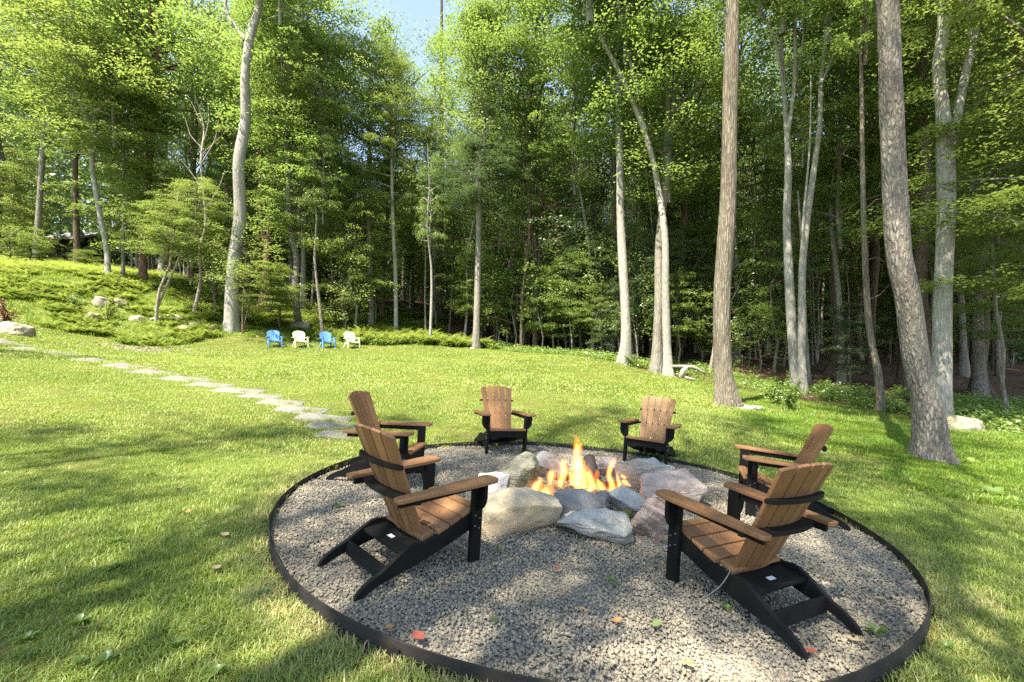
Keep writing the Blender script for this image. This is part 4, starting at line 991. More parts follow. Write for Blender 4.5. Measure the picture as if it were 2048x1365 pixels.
# nearer wood on the east side
n = 0; tries = 0
while n < 26 and tries < 3000:
    tries += 1
    y = rd.uniform(15, 30); x = rd.uniform(.62 * y, 1.3 * y)
    if is_lawn(np.array([x]), np.array([y]))[0] or x < 12.5 or not clear(x, y, 2.4) or (x < 14 and y < 19): continue
    taken.append((x, y)); n += 1
    forest_tree(x, y, 'in the dark wood past the huge leaning tree', 'forest trees in the dark wood past the huge leaning tree', rd.choice(['mid', 'mid', 'dark']), rd.choice(['tall', 'layer', 'tall']), rd.uniform(14, 22), rd.uniform(4, 8), rd.uniform(2.4, 3.4))
# understory
n = 0; tries = 0
while n < 150 and tries < 9000:
    tries += 1
    y = math.sqrt(rd.uniform(24 ** 2, 50 ** 2)); x = rd.uniform(-1.15, 1.2) * y
    if is_lawn(np.array([x]), np.array([y - 1.2]))[0] or not clear(x, y, 1.3): continue
    if x < -13 and y < 31: continue
    if -1.1 < x / y < -.88 and y < 50: continue
    if x < -30 and y > 38: continue
    if x > 8 and y < 26: continue
    taken.append((x, y)); n += 1
    west = x < -.25 * y
    H = rd.uniform(2.5, 9); lf = rd.choices(['bright', 'mid', 'dark', 'cool'], [5, 3, .3, .5] if west else [1, 4, 3, 2])[0]; kd = rd.choice(['sap', 'layer', 'layer'])
    look = ('tall ' if H > 6 else 'middling ' if H > 4 else 'short ') + {'bright': 'yellow-green', 'mid': 'mid-green', 'dark': 'dark green', 'cool': 'blue-green'}[lf] + (' bushy' if kd == 'sap' else ' layered') + ' understory sapling '
    root = empty('understory_sapling', (x, y, gz(x, y)), look + ('on the slope behind the plastic chairs' if west else 'in the shaded wood'), 'sapling', 'understory saplings on the slope' if west else 'understory saplings in the shaded wood')
    t = obj('trunk', STR[rd.randrange(3)], root); t.scale = (H / 4,) * 3
    add_crown(root, (0, 0, H * .2), kd, rd.randrange(9), H * rd.uniform(.32, .48), H * .85, lf, 'brown', rd.uniform(0, 6))
# a belt of saplings just inside the wood
n = 0; tries = 0
while n < 44 and tries < 8000:
    tries += 1
    y = rd.uniform(21, 36); x = rd.uniform(-.1, .8) * y
    if is_lawn(np.array([x]), np.array([y - 2.2]))[0] or not is_lawn(np.array([x - .1 * y]), np.array([y - 9]))[0] or not clear(x, y, 1.0): continue
    taken.append((x, y)); n += 1
    H = rd.uniform(3.0, 8.5); lf = rd.choices(['bright', 'mid', 'dark', 'cool'], [2, 5, 1.5, 1.5])[0]; kd = rd.choice(['sap', 'layer', 'layer'])
    look = ('tall ' if H > 6 else 'middling ' if H > 4.5 else 'short ') + {'bright': 'yellow-green', 'mid': 'mid-green', 'dark': 'dark green', 'cool': 'blue-green'}[lf] + (' bushy' if kd == 'sap' else ' layered') + ' sapling at the wood edge behind the lawn'
    root = empty('edge_sapling', (x, y, gz(x, y)), look, 'sapling', 'saplings along the wood edge')
    t = obj('trunk', STR[rd.randrange(3)], root); t.scale = (H / 4,) * 3
    add_crown(root, (0, 0, H * .22), kd, rd.randrange(9), H * rd.uniform(.26, .42), H * .8, lf, 'brown', rd.uniform(0, 6))
# bright low boughs on the west bank
for i, (px, py, Y, H, w, lab) in enumerate([(60, 545, 27, 2.2, 1.5, 'low bright shrub in front of the bare grey trunk'), (20, 535, 26, 2.2, 1.4, 'low bright shrub at the top of the fern bank'), (170, 540, 29, 1.3, 1.0, 'low yellow-green shrub before the grey-roofed house'),
                                            (430, 640, 25, 4.2, 1.9, 'light green sapling between the leaning stem and big grey trunk'), (560, 655, 24.6, 3.0, 1.6, 'light green sapling above the blue plastic chair'),
                                            (690, 660, 26, 4.5, 2.0, 'leafy sapling on the fern slope behind the lime chairs'), (1130, 705, 27, 4.2, 1.9, 'dark leafy sapling above the litter slope'), (1215, 715, 24, 2.0, .9, 'small leafy shoot between two trunks at the lawn edge'),
                                            (1430, 735, 22, 2.2, 1.0, 'small dark sapling behind the fallen dead wood'), (1520, 745, 21, 3.0, 1.5, 'layered dark sapling between the brown trunk and white cluster'), (1700, 770, 19, 3.4, 1.7, 'sunlit grey-green sapling behind the slim tan trunk')]):
    p = W(px, py, Y); root = empty('sapling', (p.x, Y, gz(p.x, Y)), lab, 'sapling')
    t = obj('trunk', STR[i % 3], root); t.scale = (H / 4,) * 3
    add_crown(root, (0, 0, H * .15), ('layer', 'sap')[i % 2], i, w, H * .9, 'bright' if i < 6 else ('mid', 'cool', 'dark')[i % 3], 'brown', i)
# far-off wood closing the view
def far_wood():
    r = np.random.default_rng(5); n = 130000
    a = r.uniform(-.98, .98, n); d = r.uniform(60, 84, n); x = np.sin(a) * d; y = np.cos(a) * d
    P = np.stack([x, y, ground_z(x, y) + r.uniform(0, 1, n) ** 1.25 * (15 + 4 * np.sin(a * 23))], -1)
    P += r.normal(0, .5, P.shape)
    o = obj('far_wood', leaves_mesh('far_wood', P, r, .6, LEAF['dark'], 3)); tag(o, 'far dense wood seen as one dark green mass', None, None, 'stuff')
far_wood()

# ------------------------------------------------------------------ armchairs
def prism(outline, w0, w1, to3d, bev=.003):
    bm = bmesh.new()
    A = [bm.verts.new(to3d(u, v, w0)) for u, v in outline]; B = [bm.verts.new(to3d(u, v, w1)) for u, v in outline]
    n = len(A); bm.faces.new(A); bm.faces.new(B[::-1])
    for i in range(n): bm.faces.new((A[i], B[i], B[(i + 1) % n], A[(i + 1) % n]))
    bmesh.ops.recalc_face_normals(bm, faces=bm.faces)
    if bev: bmesh.ops.bevel(bm, geom=bm.edges[:], offset=bev, segments=2, profile=.6, affect='EDGES', clamp_overlap=True)
    return bm
BK0, BKD = Vector((0, -.165, .20)), Vector((0, -.30, .665)).normalized()
BKN = Vector((0, BKD.z, -BKD.y))      # towards the sitter
def back_pt(s, t, w): return BK0 + BKD * t + BKN * (w + .035 * (s / .25) ** 2) + Vector((s, 0, 0))
SEATC = [(.272, .348), (.262, .356), (.235, .360), (.19, .357), (.09, .322), (-.01, .284), (-.11, .25), (-.185, .232)]
def seat_curve(t):
    L = [0]
    for a, b in zip(SEATC, SEATC[1:]): L.append(L[-1] + math.hypot(b[0] - a[0], b[1] - a[1]))
    d = t * L[-1]
    for i in range(len(L) - 1):
        if d <= L[i + 1] or i == len(L) - 2:
            k = (d - L[i]) / (L[i + 1] - L[i]); return (SEATC[i][0] + (SEATC[i + 1][0] - SEATC[i][0]) * k, SEATC[i][1] + (SEATC[i + 1][1] - SEATC[i][1]) * k)
def build_armchair():
    root = empty('armchair', (0, 0, 0), 'x', 'chair', 'brown and black armchairs round the fire')
    def part(name, bm, m, parent=root, smooth=False): return obj(name, mesh_bm(name, bm, m, smooth), parent)
    # side rails running down to the rear feet
    top = [(.232, .335), (.18, .334), (.09, .299), (-.01, .261), (-.11, .227), (-.185, .212), (-.235, .222), (-.285, .215), (-.345, .185), (-.41, .142), (-.47, .108), (-.53, .085), (-.58, .055), (-.61, .025), (-.622, .0)]
    bot = [(-.575, .0), (-.53, .022), (-.46, .045), (-.38, .062), (-.28, .082), (-.15, .112), (-.02, .15), (.10, .19), (.18, .212), (.232, .22)]
    for s in (-1, 1):
        part('side_rail', prism(top + bot, s * .236, s * .264, lambda u, v, w: (w, u, v)), M_BLACK)
        leg = part('front_leg', prism([(.155, 0), (.24, 0), (.24, .535), (.155, .535)], s * .2655, s * .299, lambda u, v, w: (w, u, v), .004), M_BLACK)
        for (yy, zz) in ((.178, .315), (.216, .29), (.178, .245), (.216, .225)):
            b = bmesh.new(); bmesh.ops.create_cone(b, cap_ends=True, segments=8, radius1=.0065, radius2=.005, depth=.006)
            bo = part('bolt', b, M_STEEL, leg); bo.location = (s * .301, yy, zz); bo.rotation_euler = (0, s * math.pi / 2, 0)
        br = [(.300, .535), (.372, .535), (.372, .44), (.366, .41), (.35, .38), (.325, .355), (.300, .345)]
        part('arm_bracket', prism([(s * a, b) for a, b in br], .185, .213, lambda u, v, w: (u, w, v)), M_BLACK)
        part('arm_rail', prism([(.15, .488), (.15, .535), (-.40, .510), (-.40, .47)], s * .276, s * .299, lambda u, v, w: (w, u, v)), M_BLACK)
        ar = [(.262, .255), (.27, .285), (.30, .298), (.35, .298), (.385, .287), (.402, .26), (.402, .19), (.392, .05), (.374, -.12), (.358, -.28), (.35, -.41), (.342, -.432), (.29, -.436), (.272, -.425), (.268, -.30), (.264, -.1), (.258, .1)]
        part('armrest', prism([(s * a, b) for a, b in ar], -.0125, .0125, lambda u, v, w: (u, v, w + .5525 + .044 * (v - .26)), .005), M_WOOD)
    # seat
    N = 5
    for i in range(N):
        t0 = i / N + .012; t1 = (i + 1) / N - .013; prof = []
        K = 6
        for k in range(K + 1): prof.append(seat_curve(t0 + (t1 - t0) * k / K))
        low = []
        for k in range(K, -1, -1):
            low.append((prof[k][0], prof[k][1] - .021))
        hw = .262 if i < 4 else .225
        part('seat_slat', prism(prof + low, -hw, hw, lambda u, v, w: (w, u, v), .0025), M_WOOD)
    part('front_apron', prism([(-.2355, .205), (-.16, .205), (-.12, .235), (.12, .235), (.16, .205), (.2355, .205), (.2355, .333), (-.2355, .333)], .205, .236, lambda u, v, w: (u, w, v)), M_BLACK)
    pl = part('rear_plate', prism([(-.17, .196), (-.335, .178), (-.335, .156), (-.17, .174)], -.2355, .2355, lambda u, v, w: (w, u, v)), M_BLACK)
    tg = part('label_tag', prism([(-.028, -.28), (.028, -.28), (.028, -.252), (-.028, -.252)], .1875, .1895, lambda u, v, w: (u, v, w + .11 * (v + .252)), 0), M_TAG, pl)
    part('rear_stretcher', prism([(-.455, .04), (-.432, .03), (-.418, .118), (-.441, .128)], -.2355, .2355, lambda u, v, w: (w, u, v)), M_BLACK)
    # back: five flared slats on two curved braces
    NB = 5
    def arch(s): return .725 + .048 * (1 - (s / .25) ** 2)
    for i in range(NB):
        b0 = -.185 + .37 * i / NB + .0035; b1 = -.185 + .37 * (i + 1) / NB - .0035
        a0 = -.252 + .504 * i / NB + .0075; a1 = -.252 + .504 * (i + 1) / NB - .0075
        ol = [(b0, -.01), (b1, -.01)]
        ol += [(b1 + (a1 - b1) * k, arch(a1) * k) for k in (.35, .7)]
        ol += [(a1, arch(a1) - .006), (a1 - .006, arch(a1)), ((a0 + a1) / 2, arch((a0 + a1) / 2)), (a0 + .006, arch(a0)), (a0, arch(a0) - .006)]
        ol += [(b0 + (a0 - b0) * k, arch(a0) * k) for k in (.7, .35)]
        sl = part('back_slat', prism(ol, -.0105, .0105, back_pt, .003), M_WOOD)
        for t in (.34, .56):
            xm = ((b0 + b1) / 2) * (1 - t / .73) + ((a0 + a1) / 2) * t / .73
            b = bmesh.new(); bmesh.ops.create_cone(b, cap_ends=True, segments=8, radius1=.005, radius2=.004, depth=.003)
            bo = part('screw', b, M_STEEL, sl); bo.location = back_pt(xm, t, .0115); bo.rotation_euler = BKN.to_track_quat('Z', 'Y').to_euler()
    def brace(t, hw, wid, name, th):
        p0 = back_pt(0, t, -.012); inn, out = [], []
        n = 16
        for k in range(n + 1):
            s = -hw + 2 * hw * k / n
            yb = p0.y + .040 * (s / .25) ** 2 * BKN.y; e = math.sqrt(max(0, 1 - (abs(s) / hw) ** 6))
            if abs(s) > .25: yb = p0.y + .04 * BKN.y - (abs(s) - .25) * .1
            inn.append((s, yb - .001)); out.append((s, yb - .012 - wid * (.25 + .75 * e)))
        part(name, prism(inn + out[::-1], p0.z - th / 2, p0.z + th / 2, lambda u, v, w: (u, v, w), .003), M_BLACK)
    brace(.335, .355, .062, 'arm_brace', .026); brace(.545, .262, .03, 'back_brace', .026)
    return root
def kids(o): return [c for c in bpy.data.objects if c.parent == o]
def copy_tree(o, parent=None):
    c = o.copy(); COL.objects.link(c); c.parent = parent
    if parent is not None: c.matrix_parent_inverse = o.matrix_parent_inverse.copy()
    for k in KID.get(o.name, []): copy_tree(k, c)
    return c
proto = build_armchair()
KID = {}
for o_ in bpy.data.objects:
    if o_.parent: KID.setdefault(o_.parent.name, []).append(o_)
UP = Vector((-SLOPE, 0, 1)).normalized()
def pose(x, y, th):
    fw = Vector((-math.sin(th), math.cos(th), 0)); fw = (fw - UP * fw.dot(UP)).normalized(); rt = fw.cross(UP)
    m = Matrix.Identity(4); m.col[0][:3] = rt; m.col[1][:3] = fw; m.col[2][:3] = UP; m.col[3][:3] = (x, y, SLOPE * x + .004)
    return m
CH = [(-0.597, 3.074, -0.795, 'brown slatted armchair with black frame beside the long tan boulder'), (1.373, 2.853, 0.476, 'brown slatted armchair with a grey cord hanging below its seat'),
      (-0.156, 6.573, 3.47, 'brown slatted armchair facing across the fire behind the tall mossy boulder'), (1.949, 6.436, 2.596, 'brown slatted armchair behind the rounded grey boulder across the fire'),
      (-1.276, 4.824, -1.683, 'brown slatted armchair at the end of the stepping stone path'), (2.562, 4.508, 1.22, 'brown slatted armchair turned away from the huge leaning tree')]
for i, (x, y, th, lab) in enumerate(CH):
    c = proto if i == 0 else copy_tree(proto)
    c.matrix_world = pose(x, y, th); c['label'] = lab
# thin cord hanging from the chair seat
m = pose(*CH[1][:3])
pts = [m @ Vector(p) for p in ((-.235, -.17, .235), (-.275, -.19, .215), (-.33, -.17, .14), (-.40, -.10, .05), (-.46, -.02, .022), (-.50, .06, .016))]
V, Fq = tube(pts, [.003] * 6, 6, .02)
tag(obj('cord', mesh_np('cord', V, Fq, [M_CORD], True)), 'thin grey cord trailing from an armchair seat to the gravel', 'cord')

# ------------------------------------------------------------------ plastic chairs at the far lawn edge
def plastic_chair(mat):
    root = empty('plastic_chair', (0, 0, 0), 'x', 'chair', 'plastic adirondack chairs in a row')
    def part(name, bm): return obj(name, mesh_bm(name, bm, mat), root)
    b0, bd = Vector((0, -.2, .3)), Vector((0, -.2, .58)).normalized(); bn = Vector((0, bd.z, -bd.y))
    f = lambda s, t, w: b0 + bd * t + bn * (w + .05 * (s / .3) ** 2) + Vector((s, 0, 0))
    def prof(s): return .44 + .2 * math.sqrt(max(0, 1 - (s / .315) ** 2))
    for i in range(6):
        s0 = -.3 + .6 * i / 6 + .009; s1 = -.3 + .6 * (i + 1) / 6 - .009; q = .72
        ol = [(s0 * q, -.02), (s1 * q, -.02), (s1 * .95, .3), (s1, prof(s1)), ((s0 + s1) / 2, prof((s0 + s1) / 2)), (s0, prof(s0)), (s0 * .95, .3)]
        part('back_slat', prism(ol, -.012, .012, f, .003))
    n = 20; a = [(.312 * math.cos(math.pi * k / n), .44 + .2 * math.sin(math.pi * k / n)) for k in range(n + 1)]; a2 = [(x * .88, .44 + (y - .44) * .82) for x, y in a]
    part('back_rim', prism(a + [(-.29, .3), (-.215, -.02), (-.18, -.02), (-.26, .3)][:2] + [(-.18, -.02)] + a2[::-1] + [(.18, -.02), (.215, -.02), (.29, .3)], -.016, -.002, f, 0))
    part('seat', prism([(.27, .3), (.26, .37), (.2, .375), (-.22, .3), (-.22, .265), (.22, .335), (.235, .3)], -.25, .25, lambda u, v, w: (w, u, v)))
    for s in (-1, 1):
        part('armrest', prism([(s * .26, .28), (s * .29, .31), (s * .36, .3), (s * .375, .25), (s * .36, -.25), (s * .27, -.25)], .53, .56, lambda u, v, w: (u, v, w + .03 * v)))
        part('front_leg', prism([(.19, 0), (.27, 0), (.28, .54), (.12, .54), (.17, .35)], s * .28, s * .33, lambda u, v, w: (w, u, v), .006))
        part('rear_leg', prism([(-.5, 0), (-.43, 0), (-.1, .27), (-.2, .33)], s * .24, s * .29, lambda u, v, w: (w, u, v), .006))
    return root
PC = {}
for i, (px, py, Y, m_, lab) in enumerate([(549, 691, 21.6, M_BLUE, 'blue plastic adirondack chair at the end of the row near the big grey trunk'), (601, 692, 21.9, M_LIME, 'pale lime plastic adirondack chair between the two blue ones'),
                                          (655, 694, 22.1, M_BLUE, 'blue plastic adirondack chair between the two pale lime ones'), (704, 696, 22.4, M_LIME, 'pale lime plastic adirondack chair at the row end beside fern bushes')]):
    c = plastic_chair(m_)
    x = (px - 1024) / F_PX * Y; c.location = (x, Y, gz(x, Y)); c.rotation_euler = (0, 0, math.pi + .66 + .04 * i)
    c['label'] = lab; c.scale = (.93,) * 3

# ------------------------------------------------------------------ fire
def emit_vol(name, col, st):
    t = NT(name); e = t.n('Emission'); e.inputs[0].default_value = (*col, 1); e.inputs[1].default_value = st
    t.l(e.outputs[0], t.out.inputs['Volume']); return t.m
M_FL = [emit_vol('flame_orange', (1.0, .22, .016), 3.8), emit_vol('flame_yellow', (1.0, .5, .07), 15)]
def pit_pt(px, py):
    u = (px - 1024) / F_PX; v = (py - HZ) / F_PX; Y = CAM_H / (v + SLOPE * u); return Vector((u * Y, Y, SLOPE * u * Y))
FC = pit_pt(1160, 990)
FY = FC.y + .25
fire = empty('fire', (FC.x, FY, SLOPE * FC.x), 'orange and yellow flames burning inside the boulder ring', 'fire')
def flame(pts, wid, inner=True, dy=0.0, seed=0):
    r = random.Random(seed)
    P = [W(a, b, FY + dy) - Vector((FC.x, FY, SLOPE * FC.x)) for a, b in pts]; n = len(P)
    for i in range(1, n): P[i].y += r.uniform(-.02, .02)
    R = [max(.003, w / 2 / F_PX * FY) for w in wid]; R = [q * 1.3 if k < len(R) - 1 else q for k, q in enumerate(R)]
    V, Fq = tube(P, R, 12, .025)
    # close the ends
    bm = bmesh.new(); me = mesh_np('flame', V, Fq, [], True); bm.from_mesh(me); bmesh.ops.holes_fill(bm, edges=[e for e in bm.edges if e.is_boundary]); 
    for v in bm.verts: v.co += Vector((mnoise.noise(v.co * 14 + Vector((seed, 0, 0))), mnoise.noise(v.co * 14 + Vector((0, seed, 5))), 0)) * .022
    o = obj('flame', mesh_bm('flame', bm, M_FL[0], True), fire)
    if inner:
        V, Fq = tube(P[:-1] if n > 3 else P, [q * .55 for q in (R[:-1] if n > 3 else R)], 10, .025)
        bm = bmesh.new(); me = mesh_np('core', V, Fq, [], True); bm.from_mesh(me); bmesh.ops.holes_fill(bm, edges=[e for e in bm.edges if e.is_boundary])
        for v in bm.verts: v.co += Vector((mnoise.noise(v.co * 14 + Vector((seed, 0, 0))), mnoise.noise(v.co * 14 + Vector((0, seed, 5))), 0)) * .012
        obj('flame_core', mesh_bm('flame_core', bm, M_FL[1], True), o)
for i, (p, w, dy) in enumerate([
        ([(1156, 986), (1155, 960), (1158, 935), (1153, 910), (1156, 890), (1150, 868)], [22, 26, 24, 14, 15, 2], 0),
        ([(1166, 986), (1168, 962), (1166, 940), (1170, 925)], [12, 14, 8, 2], .05), ([(1142, 986), (1144, 965), (1140, 945), (1146, 928)], [8, 9, 6, 1], .06),
        ([(1120, 984), (1122, 962), (1128, 945), (1126, 925), (1131, 920)], [9, 14, 16, 15, 4], .02), ([(1098, 970), (1102, 955), (1104, 943), (1100, 938)], [6, 15, 14, 3], .1),
        ([(1068, 990), (1070, 975), (1074, 962), (1066, 955)], [10, 22, 20, 4], .05), ([(1054, 991), (1060, 986), (1066, 980)], [4, 9, 5], .02),
        ([(1072, 1000), (1084, 990), (1096, 980), (1106, 968)], [8, 18, 20, 5], -.12), ([(1186, 980), (1182, 962), (1176, 945), (1172, 930)], [18, 18, 12, 2], .04),
        ([(1194, 960), (1192, 948), (1196, 938)], [5, 8, 2], .1), ([(1206, 980), (1200, 970), (1194, 958)], [14, 16, 5], .02), ([(1226, 984), (1222, 966), (1218, 948), (1226, 925), (1233, 912)], [16, 13, 9, 10, 3], .06),
        ([(1240, 980), (1236, 962), (1234, 945)], [10, 8, 2], .08), ([(1178, 988), (1180, 976), (1176, 968)], [14, 14, 4], -.06), ([(1216, 994), (1228, 986), (1244, 978), (1250, 972)], [8, 14, 12, 4], -.08),
        ([(1246, 962), (1254, 968), (1262, 972)], [8, 9, 4], .12), ([(1242, 950), (1247, 954), (1252, 958)], [5, 7, 3], .14), ([(1110, 984), (1112, 968), (1108, 955)], [6, 6, 1], .1)]):
    flame(p, w, i not in (6, 9, 17), dy - (.32 if (p[0][0] < 1105 or p[0][0] > 1212) else 0), i)
def log(a, b, w, Y, dy, label, mat):
    p = W(*a, Y); q = W(*b, Y + dy); r = w / 2 / F_PX * Y
    V, Fq = tube([p, p.lerp(q, .5) + Vector((0, 0, .01)), q], [r, r * 1.05, r * .9], 12, .05, 0, .15, 3)
    bm = bmesh.new(); me = mesh_np('log', V, Fq, [], True); bm.from_mesh(me); bmesh.ops.holes_fill(bm, edges=[e for e in bm.edges if e.is_boundary])
    tag(obj('log', mesh_bm('log', bm, mat, True)), label, 'log', 'logs in the fire')
log((1186, 975), (1178, 918), 30, FY + .15, .35, 'thick charred log leaning upright behind the flames', M_CHAR)
log((1090, 985), (1150, 975), 16, FY + .05, .12, 'charred log lying low among the flames near the mossy boulder', M_CHAR)
log((1180, 978), (1240, 970), 15, FY + .08, .1, 'charred log lying low among the flames near the pink boulders', M_CHAR)
log((1140, 978), (1185, 985), 14, FY - .02, .2, 'short charred log crossing under the tall flame', M_CHAR)

# ------------------------------------------------------------------ small plants, fallen leaves
def leaf_blade(L, Wd, mat, lobed=False, curl=.2):
    bm = bmesh.new(); n = 9; Lf = []; Rt = []; Md = []
    for k in range(n + 1):
        t = k / n; w = Wd * math.sin(math.pi * min(1, t * .93 + .05)) ** .8
        if lobed: w *= (1.15 if k % 3 == 1 else .42)
        z = curl * L * (t - .5) ** 2 + .3 * curl * w
        Lf.append(bm.verts.new((L * (t - .5), w, z + .25 * w))); Md.append(bm.verts.new((L * (t - .5), 0, curl * L * (t - .5) ** 2))); Rt.append(bm.verts.new((L * (t - .5), -w, z + .2 * w)))
    for k in range(n):
        bm.faces.new((Md[k], Md[k + 1], Lf[k + 1], Lf[k])); bm.faces.new((Rt[k], Rt[k + 1], Md[k + 1], Md[k]))
    return mesh_bm('leaf', bm, mat, True)
FL = [(1114, 1144, 0, 1, 'dark red leaf'), (1128, 1194, 1, 0, 'small orange leaf'), (1062, 1207, 2, 2, 'tan lobed oak leaf'), (1234, 1250, 1, 1, 'curled orange-red leaf'), (1313, 1257, 3, 1, 'yellow-green leaf'), (1225, 1108, 1, 0, 'small orange leaf'),
      (1325, 1133, 1, 0, 'small orange leaf'), (1313, 1092, 0, 0, 'small red leaf'), (1322, 1082, 1, 1, 'bright orange leaf by the banded boulder'), (1622, 1312, 0, 1, 'large red leaf by the chair foot with the cord'), (1714, 1290, 2, 2, 'large tan leaf between chair foot and metal edging'),
      (1762, 1205, 2, 1, 'tan leaf by the metal edging'), (777, 1266, 1, 1, 'orange leaf close to the metal edging'), (837, 1284, 0, 2, 'red leaf by the metal edging'), (1376, 1338, 1, 1, 'brown-orange leaf'), (1163, 1226, 1, 0, 'small orange leaf')]
for i, (a, b, c, s, lab) in enumerate(FL):
    p = pit_pt(a, b); L = (.035, .055, .085, .1)[s]
    o = obj('fallen_leaf', leaf_blade(L, L * .32, M_LEAFDRY[c], s == 2 and c == 2, .5), None, (p.x, p.y, p.z + .022)); o.rotation_euler = (rd.uniform(-.3, .3), rd.uniform(-.3, .3), rd.uniform(0, 6))
    tag(o, lab + ' fallen on the grey gravel', 'leaf', 'fallen leaves on the gravel')
for i, (a, b, c) in enumerate([(450, 1080, 2), (432, 1148, 2), (375, 945, 1), (305, 955, 1), (357, 985, 2), (377, 1033, 1)]):
    Y = 3.6 if b > 1060 else 4.7; p = W(a, b, Y)
    for _ in range(6): Y = (CAM_H - gz((a - 1024) / F_PX * Y, Y)) / ((b - HZ) / F_PX)
    x = (a - 1024) / F_PX * Y
    o = obj('fallen_leaf', leaf_blade(.06, .02, M_LEAFDRY[c], False, .6), None, (x, Y, gz(x, Y) + .035)); o.rotation_euler = (.2, .1, i * 1.1)
    tag(o, '%s dry leaf fallen on the mown grass' % ('pale tan' if c == 2 else 'orange'), 'leaf', '%s fallen leaves on the grass' % ('tan' if c == 2 else 'orange'))
def rosette(seed, n, L, mat, up=.5):
    r = random.Random(seed); Vs = []; Fs = []
    for k in range(n):
        a = k * 2.4 + r.uniform(-.3, .3); l = L * r.uniform(.6, 1.1); e = up * r.uniform(.4, 1.2); d = Vector((math.cos(a), math.sin(a), 0)); sd = Vector((-math.sin(a), math.cos(a), 0)); w = l * .2
        pr = [d * l * t * math.cos(e) + Vector((0, 0, l * t * math.sin(e) - .35 * l * t * t)) for t in (.1, .45, .75, 1)]; ww = [w * .3, w, w * .8, w * .05]
        b = len(Vs)
        for p, q in zip(pr, ww): Vs += [p + sd * q + Vector((0, 0, q * .3)), p, p - sd * q + Vector((0, 0, q * .3))]
        for j in range(3):
            for s in (0, 1): Fs.append((b + j * 3 + s, b + j * 3 + s + 1, b + j * 3 + s + 4, b + j * 3 + s + 3))
    return mesh_np('weed', np.array([tuple(v) for v in Vs]), np.array(Fs), [mat], True)
for i, (a, b, L) in enumerate([(229, 1088, .09), (229, 1138, .1), (159, 1250, .08), (52, 1285, .08), (351, 1298, .11), (209, 1330, .09), (433, 1354, .1), (532, 1190, .08), (436, 1169, .06), (457, 1000, .07), (409, 1063, .08), (163, 1332, .08), (1892, 1300, .09), (1686, 1000, .12), (60, 1150, .08), (640, 1310, .08)]):
    Y = 3
    for _ in range(8): Y = (CAM_H - gz((a - 1024) / F_PX * Y, Y)) / ((b - HZ) / F_PX)
    x = (a - 1024) / F_PX * Y
    o = obj('weed', rosette(i, 9, L * .75, LEAF['weed'], 1.0), None, (x, Y, gz(x, Y) + .01)); tag(o, 'small broad-leaved weed growing in the mown grass', 'weed', 'weeds in the lawn')
for i, (a, b, L, lab) in enumerate([(676, 1014, .07, 'small green weed sprouting from the gravel behind an armchair'), (1223, 1166, .06, 'small green weed in the open gravel facing the pale wedge boulder'), (1454, 1221, .06, 'small green weed beside the trailing cord'), (988, 1244, .04, 'tiny green weed in the open gravel'), (998, 1105, .06, 'small green weed beside the long tan boulder'), (1750, 1270, .1, 'feathery green weed between chair foot and metal edging'), (1216, 900, .08, 'green weed by the metal edging across the fire')]):
    p = pit_pt(a, b); o = obj('weed', rosette(40 + i, 8, L, LEAF['weed'], 1.0), None, (p.x, p.y, p.z + .01)); tag(o, lab, 'weed')
p = W(1057, 917, pit_pt(1030, 992).y + .35)
tag(obj('weed', rosette(55, 8, .12, LEAF['weed'], 1.2), None, p), 'leafy green weed growing on the tall mossy boulder', 'weed')
for i, (a, b, L, n_) in enumerate([(1987, 1000, .28, 16), (1940, 930, .22, 14)]):
    Y = 6
    for _ in range(8): Y = (CAM_H - gz((a - 1024) / F_PX * Y, Y)) / ((b - HZ) / F_PX)
    x = (a - 1024) / F_PX * Y
    tag(obj('weed', rosette(70 + i, n_, L, LEAF['weed'], 1.0), None, (x, Y, gz(x, Y))), ('large bushy weed in the grass below the huge leaning tree', 'smaller bushy weed near the roots of the huge leaning tree')[i], 'weed')

# leafy bush on the lawn by the white-stemmed cluster
def bush(px, py, Y, H, R, label, leafm, n=900, seed=1, stems=9, leaf=.07):
    p = W(px, py, Y); z = gz(p.x, Y); root = empty('bush', (p.x, Y, z), label, 'bush'); r = np.random.default_rng(seed)
    L = []; pts = []
    for k in range(stems):
        a = r.uniform(0, 6.28); d = r.uniform(.1, 1) * R; h = H * r.uniform(.6, 1.05) * (1 - .35 * d / R)
        e = np.array([math.cos(a) * d, math.sin(a) * d, h]); m_ = np.array([e[0] * .4, e[1] * .4, h * .55]); L.append(tube([(0, 0, -.05), m_, e], [.012, .008, .003], 5, .3))
        t = r.uniform(.3, 1, n // stems); pts.append(np.where(t[:, None] < .55, m_ * t[:, None] / .55, m_ + (e - m_) * (t[:, None] - .55) / .45) + r.normal(0, .05, (len(t), 3)))
    V, Fq = join_tubes(L); obj('stems', mesh_np('stems', V, Fq, [BARK['brown']]), root)
    obj('foliage', leaves_mesh('foliage', np.concatenate(pts), r, leaf, LEAF[leafm], .7), root)
bush(1582, 815, 12.8, 1.05, .42, 'leafy upright bush on the lawn before the white-stemmed cluster', 'weed', 1100, 4, 11)
bush(1550, 795, 14.0, .7, .5, 'low yellow-green bush beside the taller leafy bush', 'weed', 800, 6, 10)
bush(1262, 735, 20.6, .75, .45, 'small dry-leaved bush at the foot of the pale tapering trunk', 'mid', 500, 7, 9)
bush(8, 640, 17, 1.35, .42, 'rusty red-tipped shrub above the buff boulder', 'red', 700, 8, 10)
bush(-6, 652, 16.2, .55, .7, 'low grey-green shrub beside the buff boulder', 'cool', 700, 9, 10)
bush(690, 692, 24.2, .8, .9, 'bushy shrub close to the last lime chair', 'bright', 900, 10, 12)
bush(215, 622, 21.5, 1.0, .6, 'feathery green shrub before the weathered stump', 'fern', 800, 11, 10)
